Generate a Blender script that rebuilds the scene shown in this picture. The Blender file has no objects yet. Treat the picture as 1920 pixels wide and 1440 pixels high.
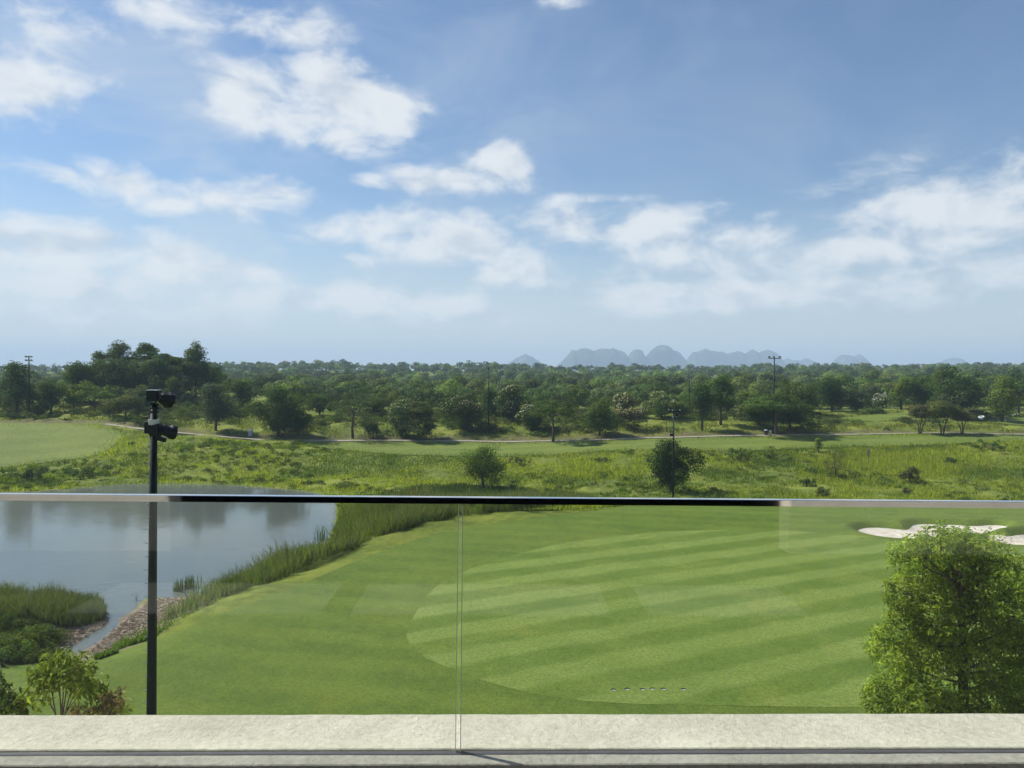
import bpy, bmesh, math
import numpy as np
from mathutils import Matrix, Vector
from mathutils.geometry import delaunay_2d_cdt

rng = np.random.default_rng(11)
scene = bpy.context.scene
COL = scene.collection

# ------------------------------------------------------------------ camera
W0, H0, F = 1920.0, 1440.0, 1442.0
PITCH = math.atan((720 - 695) / F)
ROLL = math.radians(0.25)
RM = (Matrix.Rotation(math.radians(90) - PITCH, 4, 'X') @ Matrix.Rotation(ROLL, 4, 'Z'))
cam_d = bpy.data.cameras.new('camera')
cam = bpy.data.objects.new('camera', cam_d)
COL.objects.link(cam)
cam_d.sensor_width = 36.0
cam_d.lens = F / W0 * 36.0
cam_d.clip_start = 0.05
cam_d.clip_end = 30000
cam.matrix_world = RM
scene.camera = cam
R3 = np.array(RM.to_3x3())

# ------------------------------------------------------------------ sun, sky, exposure
SUN_AZ = math.radians(156.0)     # measured counter-clockwise from +X: front left of the balcony
SUN_EL = math.radians(46.0)
SUN = Vector((math.cos(SUN_AZ) * math.cos(SUN_EL), math.sin(SUN_AZ) * math.cos(SUN_EL), math.sin(SUN_EL)))
sun_d = bpy.data.lights.new('sun', 'SUN')
sun_d.energy = 5.0
sun_d.angle = math.radians(0.53)
sun_d.color = (1.0, 0.955, 0.88)
sun = bpy.data.objects.new('sun', sun_d)
COL.objects.link(sun)
sun.rotation_euler = SUN.to_track_quat('Z', 'Y').to_euler()
scene.view_settings.view_transform = 'Standard'
scene.view_settings.look = 'None'
scene.view_settings.exposure = 0.52
scene.view_settings.gamma = 1.0
scene.view_settings.use_curve_mapping = False
scene.cycles.use_denoising = True
scene.cycles.volume_bounces = 0
scene.cycles.max_bounces = 5
scene.cycles.diffuse_bounces = 2
scene.cycles.use_adaptive_sampling = True
scene.cycles.adaptive_threshold = 0.025
scene.cycles.adaptive_min_samples = 20
scene.cycles.transparent_max_bounces = 12
scene.cycles.sample_clamp_indirect = 6.0


class NT:
    """small helper that wires shader nodes"""
    def __init__(self, tree):
        self.t = tree
        self.n = tree.nodes
        self.l = tree.links

    def put(self, sock, v):
        if hasattr(v, 'is_output'):
            self.l.new(v, sock)
        elif v is not None:
            if hasattr(sock.default_value, '__len__') and not hasattr(v, '__len__'):
                v = (v,) * len(sock.default_value)
            if hasattr(sock.default_value, '__len__') and len(sock.default_value) == 4 and len(v) == 3:
                v = (*v, 1.0)
            sock.default_value = v

    def m(self, op, a, b=None, c=None, clamp=False):
        n = self.n.new('ShaderNodeMath')
        n.operation = op
        n.use_clamp = clamp
        for i, v in enumerate((a, b, c)):
            if v is not None:
                self.put(n.inputs[i], v)
        return n.outputs[0]

    def v(self, op, a, b=None):
        n = self.n.new('ShaderNodeVectorMath')
        n.operation = op
        self.put(n.inputs[0], a)
        if b is not None:
            self.put(n.inputs[1], b)
        return n.outputs['Value'] if op in ('DOT_PRODUCT', 'LENGTH') else n.outputs[0]

    def noise(self, vec, scale, detail=4, rough=0.5, lac=2.0, dist=0.0, color=False):
        n = self.n.new('ShaderNodeTexNoise')
        self.put(n.inputs['Vector'], vec)
        n.inputs['Scale'].default_value = scale
        n.inputs['Detail'].default_value = detail
        n.inputs['Roughness'].default_value = rough
        n.inputs['Lacunarity'].default_value = lac
        n.inputs['Distortion'].default_value = dist
        return n.outputs['Color' if color else 'Fac']

    def ramp(self, fac, stops):
        n = self.n.new('ShaderNodeValToRGB')
        self.put(n.inputs[0], fac)
        e = n.color_ramp.elements
        while len(e) < len(stops):
            e.new(0.5)
        for k, (p, c) in enumerate(stops):
            e[k].position = p
            e[k].color = (*c, 1) if len(c) == 3 else c
        return n.outputs[0]

    def smooth(self, x, a, b):
        n = self.n.new('ShaderNodeMapRange')
        n.interpolation_type = 'SMOOTHSTEP'
        self.put(n.inputs[0], x)
        n.inputs[1].default_value = a
        n.inputs[2].default_value = b
        return n.outputs[0]

    def mix(self, fac, a, b, mode='MIX'):
        n = self.n.new('ShaderNodeMix')
        n.data_type = 'RGBA'
        n.blend_type = mode
        self.put(n.inputs[0], fac)
        self.put(n.inputs[6], a)
        self.put(n.inputs[7], b)
        return n.outputs[2]

    def mixs(self, fac, a, b):
        n = self.n.new('ShaderNodeMixShader')
        self.put(n.inputs[0], fac)
        self.l.new(a, n.inputs[1])
        self.l.new(b, n.inputs[2])
        return n.outputs[0]

    def xyz(self, x, y, z):
        n = self.n.new('ShaderNodeCombineXYZ')
        for i, v in enumerate((x, y, z)):
            self.put(n.inputs[i], v)
        return n.outputs[0]

    def sep(self, v):
        n = self.n.new('ShaderNodeSeparateXYZ')
        self.l.new(v, n.inputs[0])
        return n.outputs

    def coord(self, which='Object'):
        return self.n.new('ShaderNodeTexCoord').outputs[which]

    def attr(self, name, out='Color'):
        n = self.n.new('ShaderNodeAttribute')
        n.attribute_name = name
        return n.outputs[out]

    def bump(self, h, strength, dist):
        n = self.n.new('ShaderNodeBump')
        n.inputs['Strength'].default_value = strength
        n.inputs['Distance'].default_value = dist
        self.put(n.inputs['Height'], h)
        return n.outputs[0]


def pix_dir(u, v):
    d = R3 @ np.array([(u - W0 / 2) / F, -(v - H0 / 2) / F, -1.0])
    return d


def build_world():
    w = bpy.data.worlds.new('World')
    scene.world = w
    w.use_nodes = True
    t = NT(w.node_tree)
    t.n.clear()
    out = t.n.new('ShaderNodeOutputWorld')
    bg = t.n.new('ShaderNodeBackground')
    bg.inputs['Strength'].default_value = 0.078
    t.l.new(bg.outputs[0], out.inputs[0])
    sky = t.n.new('ShaderNodeTexSky')
    sky.sky_type = 'NISHITA'
    sky.sun_disc = False
    sky.sun_elevation = SUN_EL
    sky.sun_rotation = math.pi / 2 - SUN_AZ
    sky.altitude = 20
    sky.air_density = 1.1
    sky.dust_density = .2
    sky.ozone_density = 5.0
    d = t.v('NORMALIZE', t.coord('Generated'))
    x, y, z = t.sep(d)
    az = t.m('ARCTAN2', x, y)
    el = t.m('ARCSINE', z)
    ae = t.xyz(az, el, 0.0)
    # cumulus banks of this afternoon: centre (u, v), half widths, strength
    clouds = [(650, 185, 105, 52, 1.0), (480, 165, 80, 46, .75), (640, 258, 46, 24, .8), (560, 205, 80, 36, .7),
              (500, 40, 80, 36, .72), (310, 12, 130, 32, .72), (130, 30, 90, 28, .5), (30, 150, 75, 42, 1.0),
              (90, 165, 40, 25, .6), (60, 60, 45, 30, .4), (230, 150, 45, 22, .45), (650, 70, 60, 20, .35),
              (240, 345, 150, 26, .85), (300, 375, 55, 20, .75), (500, 372, 110, 27, .85),
              (865, 340, 95, 20, .85), (945, 308, 50, 28, .85), (690, 342, 45, 12, .55),
              (120, 452, 150, 30, 1.0), (20, 462, 120, 32, .9), (410, 505, 130, 28, .9), (325, 482, 48, 26, .95),
              (700, 425, 110, 30, .85), (830, 460, 130, 36, .9), (980, 505, 100, 32, .75),
              (1150, 425, 175, 34, .85), (1150, 372, 90, 12, .55), (1400, 445, 85, 28, .95), (1500, 482, 150, 26, .8),
              (1300, 470, 120, 30, .6), (1780, 370, 150, 50, .8), (1850, 420, 120, 40, .7), (1560, 400, 90, 12, .4),
              (1900, 492, 75, 24, .7), (1180, 546, 70, 20, .7), (1330, 562, 170, 26, .8), (1760, 560, 50, 20, .6), (600, 560, 200, 28, .8), (820, 585, 180, 26, .7), (1100, 520, 120, 22, .6), (1650, 540, 150, 26, .7), (150, 590, 200, 28, .7),
              (1575, 205, 32, 20, .34), (1050, 5, 45, 10, .45), (910, 402, 60, 14, .4), (90, 535, 200, 26, .7)]
    acc = None
    for (u, v, su, sv, amp) in clouds:
        c = pix_dir(u, v)
        c /= np.linalg.norm(c)
        a0, e0 = math.atan2(c[0], c[1]), math.asin(c[2])
        n = t.n.new('ShaderNodeVectorMath')
        n.operation = 'MULTIPLY_ADD'
        t.l.new(ae, n.inputs[0])
        su, sv = su * 1.06, sv * 1.08
        n.inputs[1].default_value = (F / su, F / sv, 0)
        n.inputs[2].default_value = (-a0 * F / su, -e0 * F / sv, math.sqrt(math.log(amp) / math.log(.55)))
        q = t.v('DOT_PRODUCT', n.outputs[0], n.outputs[0])
        acc = q if acc is None else t.m('SMOOTH_MIN', acc, q, .5)
    acc = t.m('POWER', 0.55, acc)
    sc = t.v('MULTIPLY', d, (1.0, 1.0, 1.75))
    big = t.noise(sc, 3.1, 2, .5)
    general = t.m('MULTIPLY', t.smooth(big, .56, .78), .7)      # the same kind of sky beyond the view
    infront = t.smooth(y, .45, .72)
    mask = t.m('MAXIMUM', acc, t.m('MULTIPLY', general, t.m('SUBTRACT', 1.0, infront)))
    warp = t.v('MULTIPLY', t.v('SUBTRACT', t.noise(sc, 9.0, 3, .5, color=True), (.5, .5, .5)), (.07, .07, .07))
    pw = t.v('ADD', sc, warp)
    n1 = t.noise(pw, 11.0, 7, .56)
    off = (SUN.x * .02 - .012, SUN.y * .0, .035)
    n2 = t.noise(t.v('ADD', pw, off), 11.0, 3, .56)
    wob = t.m('MINIMUM', 1.0, t.m('ADD', .2, t.m('MULTIPLY', mask, 3.0)))
    field = t.m('ADD', mask, t.m('MULTIPLY', t.m('MULTIPLY', t.m('SUBTRACT', n1, .5), 2.2), wob))
    dens = t.smooth(field, .22, .86)
    veil = t.m('MULTIPLY', t.smooth(t.noise(sc, 4.5, 4, .6, dist=.6), .36, .75), .42)
    low = t.m('SUBTRACT', 1.0, t.smooth(el, 0.0, .24))
    left = t.m('SUBTRACT', 1.0, t.smooth(x, -.55, .25))
    veil = t.m('ADD', t.m('MULTIPLY', veil, t.m('ADD', .25, left)), t.m('MULTIPLY', low, .58))
    dens2 = t.m('MULTIPLY', dens, .88)
    shade = t.m('ADD', t.m('MULTIPLY', t.m('SUBTRACT', n1, n2), 2.4), t.m('MULTIPLY', t.m('SUBTRACT', 1.0, t.smooth(field, .6, 1.5)), .35))
    lit = t.smooth(shade, -.25, .45)
    ccol = t.mix(lit, (5.5, 6.1, 6.8), (7.9, 8.15, 8.25))
    col = t.mix(t.m('MINIMUM', veil, .8), sky.outputs[0], (6.5, 7.0, 7.15))
    col = t.mix(dens2, col, ccol)
    t.l.new(col, bg.inputs[0])
    w.cycles.sampling_method = 'NONE'


build_world()


# ------------------------------------------------------------------ helpers
def P(u, v, d):
    """the world point seen at photograph pixel (u, v) whose distance along +Y is d"""
    r = pix_dir(u, v)
    return r * (d / r[1])


def tag(o, label=None, cat=None, group=None, kind=None):
    if label:
        o['label'] = label
    if cat:
        o['category'] = cat
    if group:
        o['group'] = group
    if kind:
        o['kind'] = kind
    return o


def mesh_np(name, V, Fc, C=None, smooth=False):
    V = np.asarray(V, np.float32)
    Fc = np.asarray(Fc, np.int32)
    me = bpy.data.meshes.new(name)
    n, k = Fc.shape
    me.vertices.add(len(V))
    me.vertices.foreach_set('co', V.ravel())
    me.loops.add(n * k)
    me.loops.foreach_set('vertex_index', Fc.ravel())
    me.polygons.add(n)
    me.polygons.foreach_set('loop_start', np.arange(0, n * k, k, dtype=np.int32))
    me.polygons.foreach_set('use_smooth', np.full(n, bool(smooth)))
    me.update(calc_edges=True)
    if C is not None:
        a = me.attributes.new('Col', 'FLOAT_COLOR', 'POINT')
        c4 = np.ones((len(V), 4), np.float32)
        c4[:, :3] = C
        a.data.foreach_set('color', c4.ravel())
    return me


def obj(name, me, mat=None, parent=None, loc=None):
    o = bpy.data.objects.new(name, me)
    COL.objects.link(o)
    if mat is not None and me is not None:
        me.materials.append(mat)
    if parent is not None:
        o.parent = parent
    if loc is not None:
        o.location = loc
    return o


def empty(name, loc=(0, 0, 0), rz=0.0):
    o = bpy.data.objects.new(name, None)
    o.empty_display_size = 0.2
    COL.objects.link(o)
    o.location = loc
    o.rotation_euler = (0, 0, rz)
    return o


def fl(q):
    return tuple(float(k) for k in q)


class MB:
    """collects boxes, tubes, lathes into one mesh with quads and tris"""
    def __init__(self):
        self.v, self.f = [], []

    def add(self, vs, fs):
        b = len(self.v)
        self.v += [tuple(p) for p in vs]
        self.f += [tuple(i + b for i in f) for f in fs]
        return self

    def box(self, lo, hi, bev=0.0):
        x0, y0, z0 = lo
        x1, y1, z1 = hi
        bm = bmesh.new()
        bmesh.ops.create_cube(bm, size=1)
        for v in bm.verts:
            v.co = Vector((x0 + (v.co.x + .5) * (x1 - x0), y0 + (v.co.y + .5) * (y1 - y0), z0 + (v.co.z + .5) * (z1 - z0)))
        if bev > 0:
            bmesh.ops.bevel(bm, geom=bm.edges[:], offset=bev, segments=2, affect='EDGES')
        bm.verts.index_update()
        self.add([v.co[:] for v in bm.verts], [[v.index for v in f.verts] for f in bm.faces])
        bm.free()
        return self

    def obox(self, c, ax, ay, az):
        """oriented box: centre and three half-axis vectors"""
        c, ax, ay, az = (Vector(fl(q)) for q in (c, ax, ay, az))
        vs = [c + sx * ax + sy * ay + sz * az for sz in (-1, 1) for sy in (-1, 1) for sx in (-1, 1)]
        return self.add(vs, [(0, 2, 3, 1), (4, 5, 7, 6), (0, 1, 5, 4), (2, 6, 7, 3), (0, 4, 6, 2), (1, 3, 7, 5)])

    def tube(self, pts, rad, n=8, cap=True):
        pts = [Vector(fl(p)) for p in pts]
        rad = fl(rad) if hasattr(rad, '__len__') else float(rad)
        if not hasattr(rad, '__len__'):
            rad = [rad] * len(pts)
        rings = []
        up = Vector((0.31, 0.17, 0.93))
        for i, p in enumerate(pts):
            d = (pts[min(i + 1, len(pts) - 1)] - pts[max(i - 1, 0)]).normalized()
            a = d.cross(up)
            if a.length < 1e-3:
                a = d.cross(Vector((1, 0, 0)))
            a.normalize()
            b = d.cross(a)
            rings.append([p + rad[i] * (math.cos(2 * math.pi * k / n) * a + math.sin(2 * math.pi * k / n) * b) for k in range(n)])
        vs = [q for r in rings for q in r]
        fs = [(i * n + k, i * n + (k + 1) % n, (i + 1) * n + (k + 1) % n, (i + 1) * n + k) for i in range(len(pts) - 1) for k in range(n)]
        if cap:
            fs.append(tuple(range(n))[::-1])
            fs.append(tuple((len(pts) - 1) * n + k for k in range(n)))
        return self.add(vs, fs)

    def lathe(self, c, axis, prof, n=16):
        """prof: list of (distance along axis, radius)"""
        axis = Vector(axis).normalized()
        return self.tube([Vector(fl(c)) + axis * float(s) for s, r in prof], [max(float(r), 1e-4) for s, r in prof], n)

    def build(self, name, mat, parent=None, smooth=False, loc=None):
        me = bpy.data.meshes.new(name)
        me.from_pydata(self.v, [], self.f)
        if smooth:
            for p in me.polygons:
                p.use_smooth = True
        me.update()
        return obj(name, me, mat, parent, loc)


def material(name):
    m = bpy.data.materials.new(name)
    m.use_nodes = True
    t = NT(m.node_tree)
    t.n.clear()
    out = t.n.new('ShaderNodeOutputMaterial')
    return m, t, out


def principled(t, base, rough=.6, metal=0.0, spec=.5, normal=None):
    b = t.n.new('ShaderNodeBsdfPrincipled')
    t.put(b.inputs['Base Color'], base)
    t.put(b.inputs['Roughness'], rough)
    t.put(b.inputs['Metallic'], metal)
    t.put(b.inputs['Specular IOR Level'], spec)
    if normal is not None:
        t.l.new(normal, b.inputs['Normal'])
    return b.outputs[0]


def simple_mat(name, col, rough=.6, metal=0.0, spec=.5, vary=.15, scale=6.0, bump=0.0):
    m, t, out = material(name)
    c = t.coord()
    n = t.noise(c, scale, 5, .6)
    k = t.m('ADD', 1 - vary, t.m('MULTIPLY', n, 2 * vary))
    base = t.v('SCALE', (col[0], col[1], col[2]))
    t.put(base.node.inputs['Scale'], k)
    nrm = t.bump(t.noise(c, scale * 6, 3), .4, bump) if bump else None
    t.l.new(principled(t, base, rough, metal, spec, nrm), out.inputs[0])
    return m


def leaf_mat(name, trans=.28, rough=.5, spec=.35, boost=(1.25, 1.35, .55)):
    m, t, out = material(name)
    c = t.attr('Col')
    b = principled(t, c, rough, 0, spec)
    tr = t.n.new('ShaderNodeBsdfTranslucent')
    t.l.new(t.mix(1.0, c, boost, 'MULTIPLY'), tr.inputs[0])
    t.l.new(t.mixs(trans, b, tr.outputs[0]), out.inputs[0])
    return m


M = {}
M['leaf'] = leaf_mat('tree leaves', .28, .75, .12)
M['near_leaf'] = leaf_mat('glossy leaves', .42, .55, .22)
M['grass'] = leaf_mat('grass blades', .5, .6, .2)
M['reed'] = leaf_mat('reed blades', .42, .6, .2)
M['bark'] = simple_mat('bark', (.075, .058, .042), .85, vary=.4, scale=3)
M['twig'] = simple_mat('twigs', (.085, .07, .05), .8, vary=.3, scale=8)
M['pole'] = simple_mat('dark green paint', (.006, .014, .012), .55, spec=.2, vary=.15, scale=2)
M['housing'] = simple_mat('black lamp housing', (.008, .009, .012), .5, spec=.25, vary=.2, scale=5)
M['galv'] = simple_mat('galvanised steel', (.42, .44, .46), .42, metal=.7, vary=.15, scale=9)
M['lens'] = simple_mat('lamp glass', (.55, .58, .6), .12, vary=.05, scale=9)
M['cabinet'] = simple_mat('grey cabinet paint', (.34, .38, .42), .5, vary=.1, scale=4)
M['white'] = simple_mat('white cover', (.78, .78, .8), .5, vary=.06, scale=5)
M['black'] = simple_mat('black rubber', (.015, .015, .016), .6, vary=.2, scale=5)
M['flag'] = simple_mat('dark red cloth', (.16, .02, .02), .8, vary=.2, scale=6)
M['deadwood'] = simple_mat('dead wood', (.16, .125, .085), .9, vary=.45, scale=4)


# ------------------------------------------------------------------ terrain
WATER = -13.4


def cumul(pts):
    return np.array(pts, float)


def chaikin(pts, n=2):
    p = np.asarray(pts, float)
    for _ in range(n):
        q = np.roll(p, -1, 0)
        a, b = p * .75 + q * .25, p * .25 + q * .75
        p = np.empty((2 * len(a), 2))
        p[0::2], p[1::2] = a, b
    return p


def at_level(px, z):
    o = []
    for u, v in px:
        r = pix_dir(u, v)
        s = z / r[2]
        o.append((r[0] * s, r[1] * s))
    return np.array(o)


def poly_sd(x, y, poly):
    """signed distance, negative inside"""
    x = np.asarray(x, float).ravel()
    y = np.asarray(y, float).ravel()
    d2 = np.full(len(x), 1e18)
    ins = np.zeros(len(x), bool)
    n = len(poly)
    for i in range(n):
        ax, ay = poly[i]
        bx, by = poly[(i + 1) % n]
        ex, ey = bx - ax, by - ay
        wx, wy = x - ax, y - ay
        tt = np.clip((wx * ex + wy * ey) / (ex * ex + ey * ey + 1e-12), 0, 1)
        d2 = np.minimum(d2, (wx - ex * tt) ** 2 + (wy - ey * tt) ** 2)
        c = (ay > y) != (by > y)
        with np.errstate(divide='ignore', invalid='ignore'):
            xi = ex * (y - ay) / (ey if ey != 0 else 1e-12) + ax
        ins ^= c & (x < xi)
    return np.where(ins, -1, 1) * np.sqrt(d2)


POND = chaikin(at_level([(-500, 935), (-200, 930), (0, 924), (100, 919), (190, 911), (240, 907), (320, 907), (400, 908),
                         (480, 912), (550, 918), (610, 927), (632, 945), (628, 985), (612, 1018), (560, 1042), (470, 1070),
                         (420, 1088), (395, 1112), (330, 1122), (275, 1118), (252, 1140), (228, 1165), (196, 1195), (160, 1224), (112, 1240),
                         (118, 1218), (150, 1196), (182, 1176), (199, 1160), (203, 1140), (190, 1126), (90, 1128), (-20, 1132),
                         (-300, 1140), (-700, 1100), (-900, 1000)], WATER), 2)

ctrl = []
for x in (-34, -18, 0, 15, 30, 48, 70):
    for y in (4, 22, 40, 55):
        ctrl.append((x, y, -12.0))
for x in (2, 15, 30, 48):
    ctrl.append((x, 66, -12.0))
for u, v, d in [
    (-250, 890, 98), (-250, 795, 119), (0, 893, 97), (120, 880, 98), (0, 845, 106), (0, 815, 112), (0, 792, 119), (100, 793, 119), (190, 797, 117),
    (150, 840, 106), (230, 832, 107), (300, 850, 102), (300, 880, 96.5), (450, 890, 95), (450, 860, 101), (450, 837, 108),
    (330, 812, 115), (400, 819, 115), (510, 827, 115), (640, 828, 115), (640, 850, 106), (640, 885, 97), (640, 912, 91),
    (800, 828, 116), (800, 855, 104), (800, 890, 95), (800, 912, 89), (940, 830, 116), (940, 857, 103), (940, 890, 94), (940, 912, 87),
    (1130, 825, 116), (1130, 848, 104), (1130, 880, 94), (1130, 910, 85), (1130, 930, 78), (1260, 821, 116), (1260, 844, 104),
    (1260, 880, 93), (1260, 915, 83), (1260, 935, 76), (1440, 818, 116), (1440, 845, 104), (1440, 885, 93), (1440, 925, 80),
    (1600, 816, 116), (1600, 838, 105), (1600, 880, 93), (1600, 930, 79), (1750, 814, 116), (1750, 836, 106), (1750, 880, 93),
    (1750, 932, 78), (1900, 816, 116), (1900, 829, 108), (1900, 870, 95), (1900, 937, 77), (2200, 816, 116), (2200, 870, 95), (2200, 937, 77),
    (60, 779, 129), (240, 786, 123), (240, 762, 135), (420, 802, 122), (420, 775, 135), (600, 802, 122), (600, 776, 137),
    (750, 804, 124), (750, 786, 132), (900, 804, 124), (900, 783, 134), (1050, 804, 124), (1050, 783, 133), (1200, 799, 124), (1200, 779, 134),
    (1350, 800, 123), (1350, 783, 132), (1550, 797, 125), (1600, 781, 135), (1650, 768, 146), (1720, 802, 123), (1850, 799, 125), (1880, 783, 138), (1920, 774, 148),
    (2200, 780, 140)]:
    ctrl.append(tuple(P(u, v, d)))
for x in (-300, -170, -60, 60, 170, 300):
    ctrl += [(x, 175, -10.5), (x, 220, -11.0), (x, 320, -9.5), (x, 470, -5.5), (x, 640, -1.0), (x, 850, -1.0)]
ctrl += [(-68, 152, -5.2), (-85, 165, -4.5), (-60, 165, -5.0), (-100, 150, -6.5), (-200, 110, -9), (200, 110, -9), (-220, 60, -12), (200, 50, -12)]
ctrl = np.array(ctrl)


def _tps(r2):
    return .5 * r2 * np.log(np.maximum(r2, 1e-9))


SCL = 50.0
_c = ctrl[:, :2] / SCL
_n = len(_c)
_K = _tps(((_c[:, None] - _c[None]) ** 2).sum(-1)) + 2e-4 * np.eye(_n)
_Pm = np.hstack([np.ones((_n, 1)), _c])
_A = np.block([[_K, _Pm], [_Pm.T, np.zeros((3, 3))]])
_w = np.linalg.solve(_A, np.concatenate([ctrl[:, 2], np.zeros(3)]))


def sstep(a, b, x):
    q = np.clip((np.asarray(x, float) - a) / (b - a), 0, 1)
    return q * q * (3 - 2 * q)


BUNK_A = chaikin(at_level([(1604, 990), (1622, 984), (1652, 984), (1682, 987), (1704, 989), (1711, 979), (1740, 977), (1790, 979), (1825, 982),
                           (1860, 979), (1885, 981), (1898, 986), (1870, 993), (1830, 998), (1800, 1004), (1760, 1007), (1700, 1009), (1660, 1007), (1630, 1001)], -12.0), 2)
BUNK_B = chaikin(at_level([(1845, 1001), (1868, 999), (1890, 1003), (1910, 999), (1960, 996), (2010, 1006), (1960, 1020), (1900, 1022), (1865, 1015)], -12.0), 2)


def H(x, y):
    x = np.asarray(x, float)
    y = np.asarray(y, float)
    shp = x.shape
    x, y = x.ravel(), y.ravel()
    q = np.stack([np.clip(x, -320, 320), np.clip(y, 0, 900)], 1) / SCL
    z = np.empty(len(x))
    for i in range(0, len(x), 20000):
        s = slice(i, i + 20000)
        z[s] = _tps(((q[s, None] - _c[None]) ** 2).sum(-1)) @ _w[:_n] + _w[_n] + q[s] @ _w[_n + 1:]
    near = (x > -140) & (x < 12) & (y > 25) & (y < 110)
    if near.any():
        sd = poly_sd(x[near], y[near], POND)
        zz = z[near]
        k = sstep(0.0, 7.0, sd)
        land = WATER + .03 + .05 * np.clip(sd, 0, 3)
        zz = np.where(sd > 0, land * (1 - k) + np.maximum(zz, WATER + .15) * k, WATER + .03 - np.minimum(1.4, .3 * -sd))
        z[near] = zz
    nb = (x > 20) & (x < 55) & (y > 48) & (y < 70)
    if nb.any():
        for B in (BUNK_A, BUNK_B):
            sd = poly_sd(x[nb], y[nb], B)
            z[nb] += .13 * np.exp(-(sd - 1.0) ** 2 / .5) * (sd > -.2) - .46 * (1 - sstep(-.35, .75, sd))
    return z.reshape(shp)


def G(u, v, tmin=14.0, tmax=320.0):
    """where the sight line through (u, v) meets the ground"""
    r = pix_dir(u, v)
    r = r / r[1]
    t = np.concatenate([np.arange(tmin, 170, .25), np.arange(170, tmax, 1.0)])
    hz = H(r[0] * t, t)
    below = (r[2] * t) < hz
    i = int(np.argmax(below)) if below.any() else len(t) - 1
    if i > 0:
        a0 = r[2] * t[i - 1] - hz[i - 1]
        a1 = r[2] * t[i] - hz[i]
        s = a0 / (a0 - a1 + 1e-12)
        tt = t[i - 1] + s * (t[i] - t[i - 1])
    else:
        tt = t[0]
    return np.array([r[0] * tt, tt, float(H(np.array([r[0] * tt]), np.array([tt]))[0])])


def gpoly(px, n=2):
    return chaikin([G(u, v)[:2] for u, v in px], n)


def fbm2(x, y, seed=0, oct=4, base=1.0):
    """cheap value noise for modelling"""
    r = np.random.default_rng(900 + seed)
    tab = r.random((256, 256))
    out = np.zeros_like(x, float)
    amp, tot = 1.0, 0.0
    f = base
    for o in range(oct):
        xi, yi = x * f + 37.7 * o, y * f + 11.3 * o
        x0, y0 = np.floor(xi).astype(int), np.floor(yi).astype(int)
        fx, fy = xi - x0, yi - y0
        fx, fy = fx * fx * (3 - 2 * fx), fy * fy * (3 - 2 * fy)
        g = lambda a, b: tab[a % 256, b % 256]
        out += amp * ((g(x0, y0) * (1 - fx) + g(x0 + 1, y0) * fx) * (1 - fy) + (g(x0, y0 + 1) * (1 - fx) + g(x0 + 1, y0 + 1) * fx) * fy)
        tot += amp
        amp *= .5
        f *= 2.03
    return out / tot


LAWN = np.concatenate([gpoly([(-130, 1266), (0, 1252), (70, 1244), (165, 1238), (225, 1222), (300, 1196), (390, 1162), (470, 1131), (560, 1098), (640, 1064),
                              (700, 1040), (780, 1011), (860, 990), (950, 979), (1040, 969), (1110, 960), (1140, 953), (1200, 947), (1300, 944), (1400, 944),
                              (1500, 945), (1700, 948), (1920, 953), (2080, 957), (2300, 1000)], 0), np.array([(60, 40), (45, 13), (-16, 13), (-30, 16)])])
LAWN = chaikin(LAWN, 2)
GREEN = gpoly([(2080, 1034), (1920, 1030), (1700, 1019), (1600, 1003), (1480, 995), (1300, 994), (1180, 1002), (1080, 1013), (980, 1036), (900, 1060), (850, 1081), (808, 1106),
               (782, 1146), (758, 1188), (772, 1217), (806, 1239), (860, 1262), (930, 1285), (1010, 1305), (1100, 1317), (1200, 1322), (1300, 1323), (1500, 1327), (1750, 1330), (2050, 1330), (2300, 1200)])
MOUND = gpoly([(-120, 888), (0, 877), (100, 866), (180, 857), (213, 838), (234, 815), (205, 801), (120, 796), (0, 794), (-120, 793)])
FAIRWAY = gpoly([(545, 830), (620, 842), (700, 850), (800, 855), (940, 857), (1040, 853), (1130, 846), (1230, 843), (1330, 846), (1440, 844), (1540, 840), (1640, 838),
                 (1740, 836), (1840, 829), (1920, 827), (2080, 828), (2080, 819), (1920, 818), (1800, 816), (1600, 818), (1440, 820), (1260, 823), (1130, 828), (940, 832), (800, 830), (640, 830)])
TEE = gpoly([(1566, 788), (1612, 780), (1680, 775), (1748, 774), (1760, 786), (1700, 790), (1630, 790)])
FARGREEN = gpoly([(1846, 792), (1862, 783), (1920, 783), (2000, 784), (2000, 800), (1900, 797)])
FARBUNK = gpoly([(1857, 780), (1880, 779), (1888, 776), (1908, 776), (1919, 780), (1900, 782), (1872, 782)])
PATHC = [(185, 794.5), (230, 801), (273, 806.5), (347, 813.5), (423, 820), (510, 826.5), (597, 827.5), (690, 826.5), (800, 827), (940, 829), (1040, 827.5), (1133, 825), (1227, 821.5),
         (1320, 819.5), (1440, 817), (1590, 815.5), (1720, 813), (1800, 813), (1880, 815), (1960, 815), (2080, 815)]


def axis_pts(lo, hi, step, far_lo, far_hi, grow):
    a = list(np.arange(lo, hi, step))
    s, q = step, a[-1]
    while q < far_hi:
        s *= grow
        q += s
        a.append(q)
    s, q = step, a[0]
    pre = []
    while q > far_lo:
        s *= grow
        q -= s
        pre.append(q)
    return np.array(pre[::-1] + a)


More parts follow.
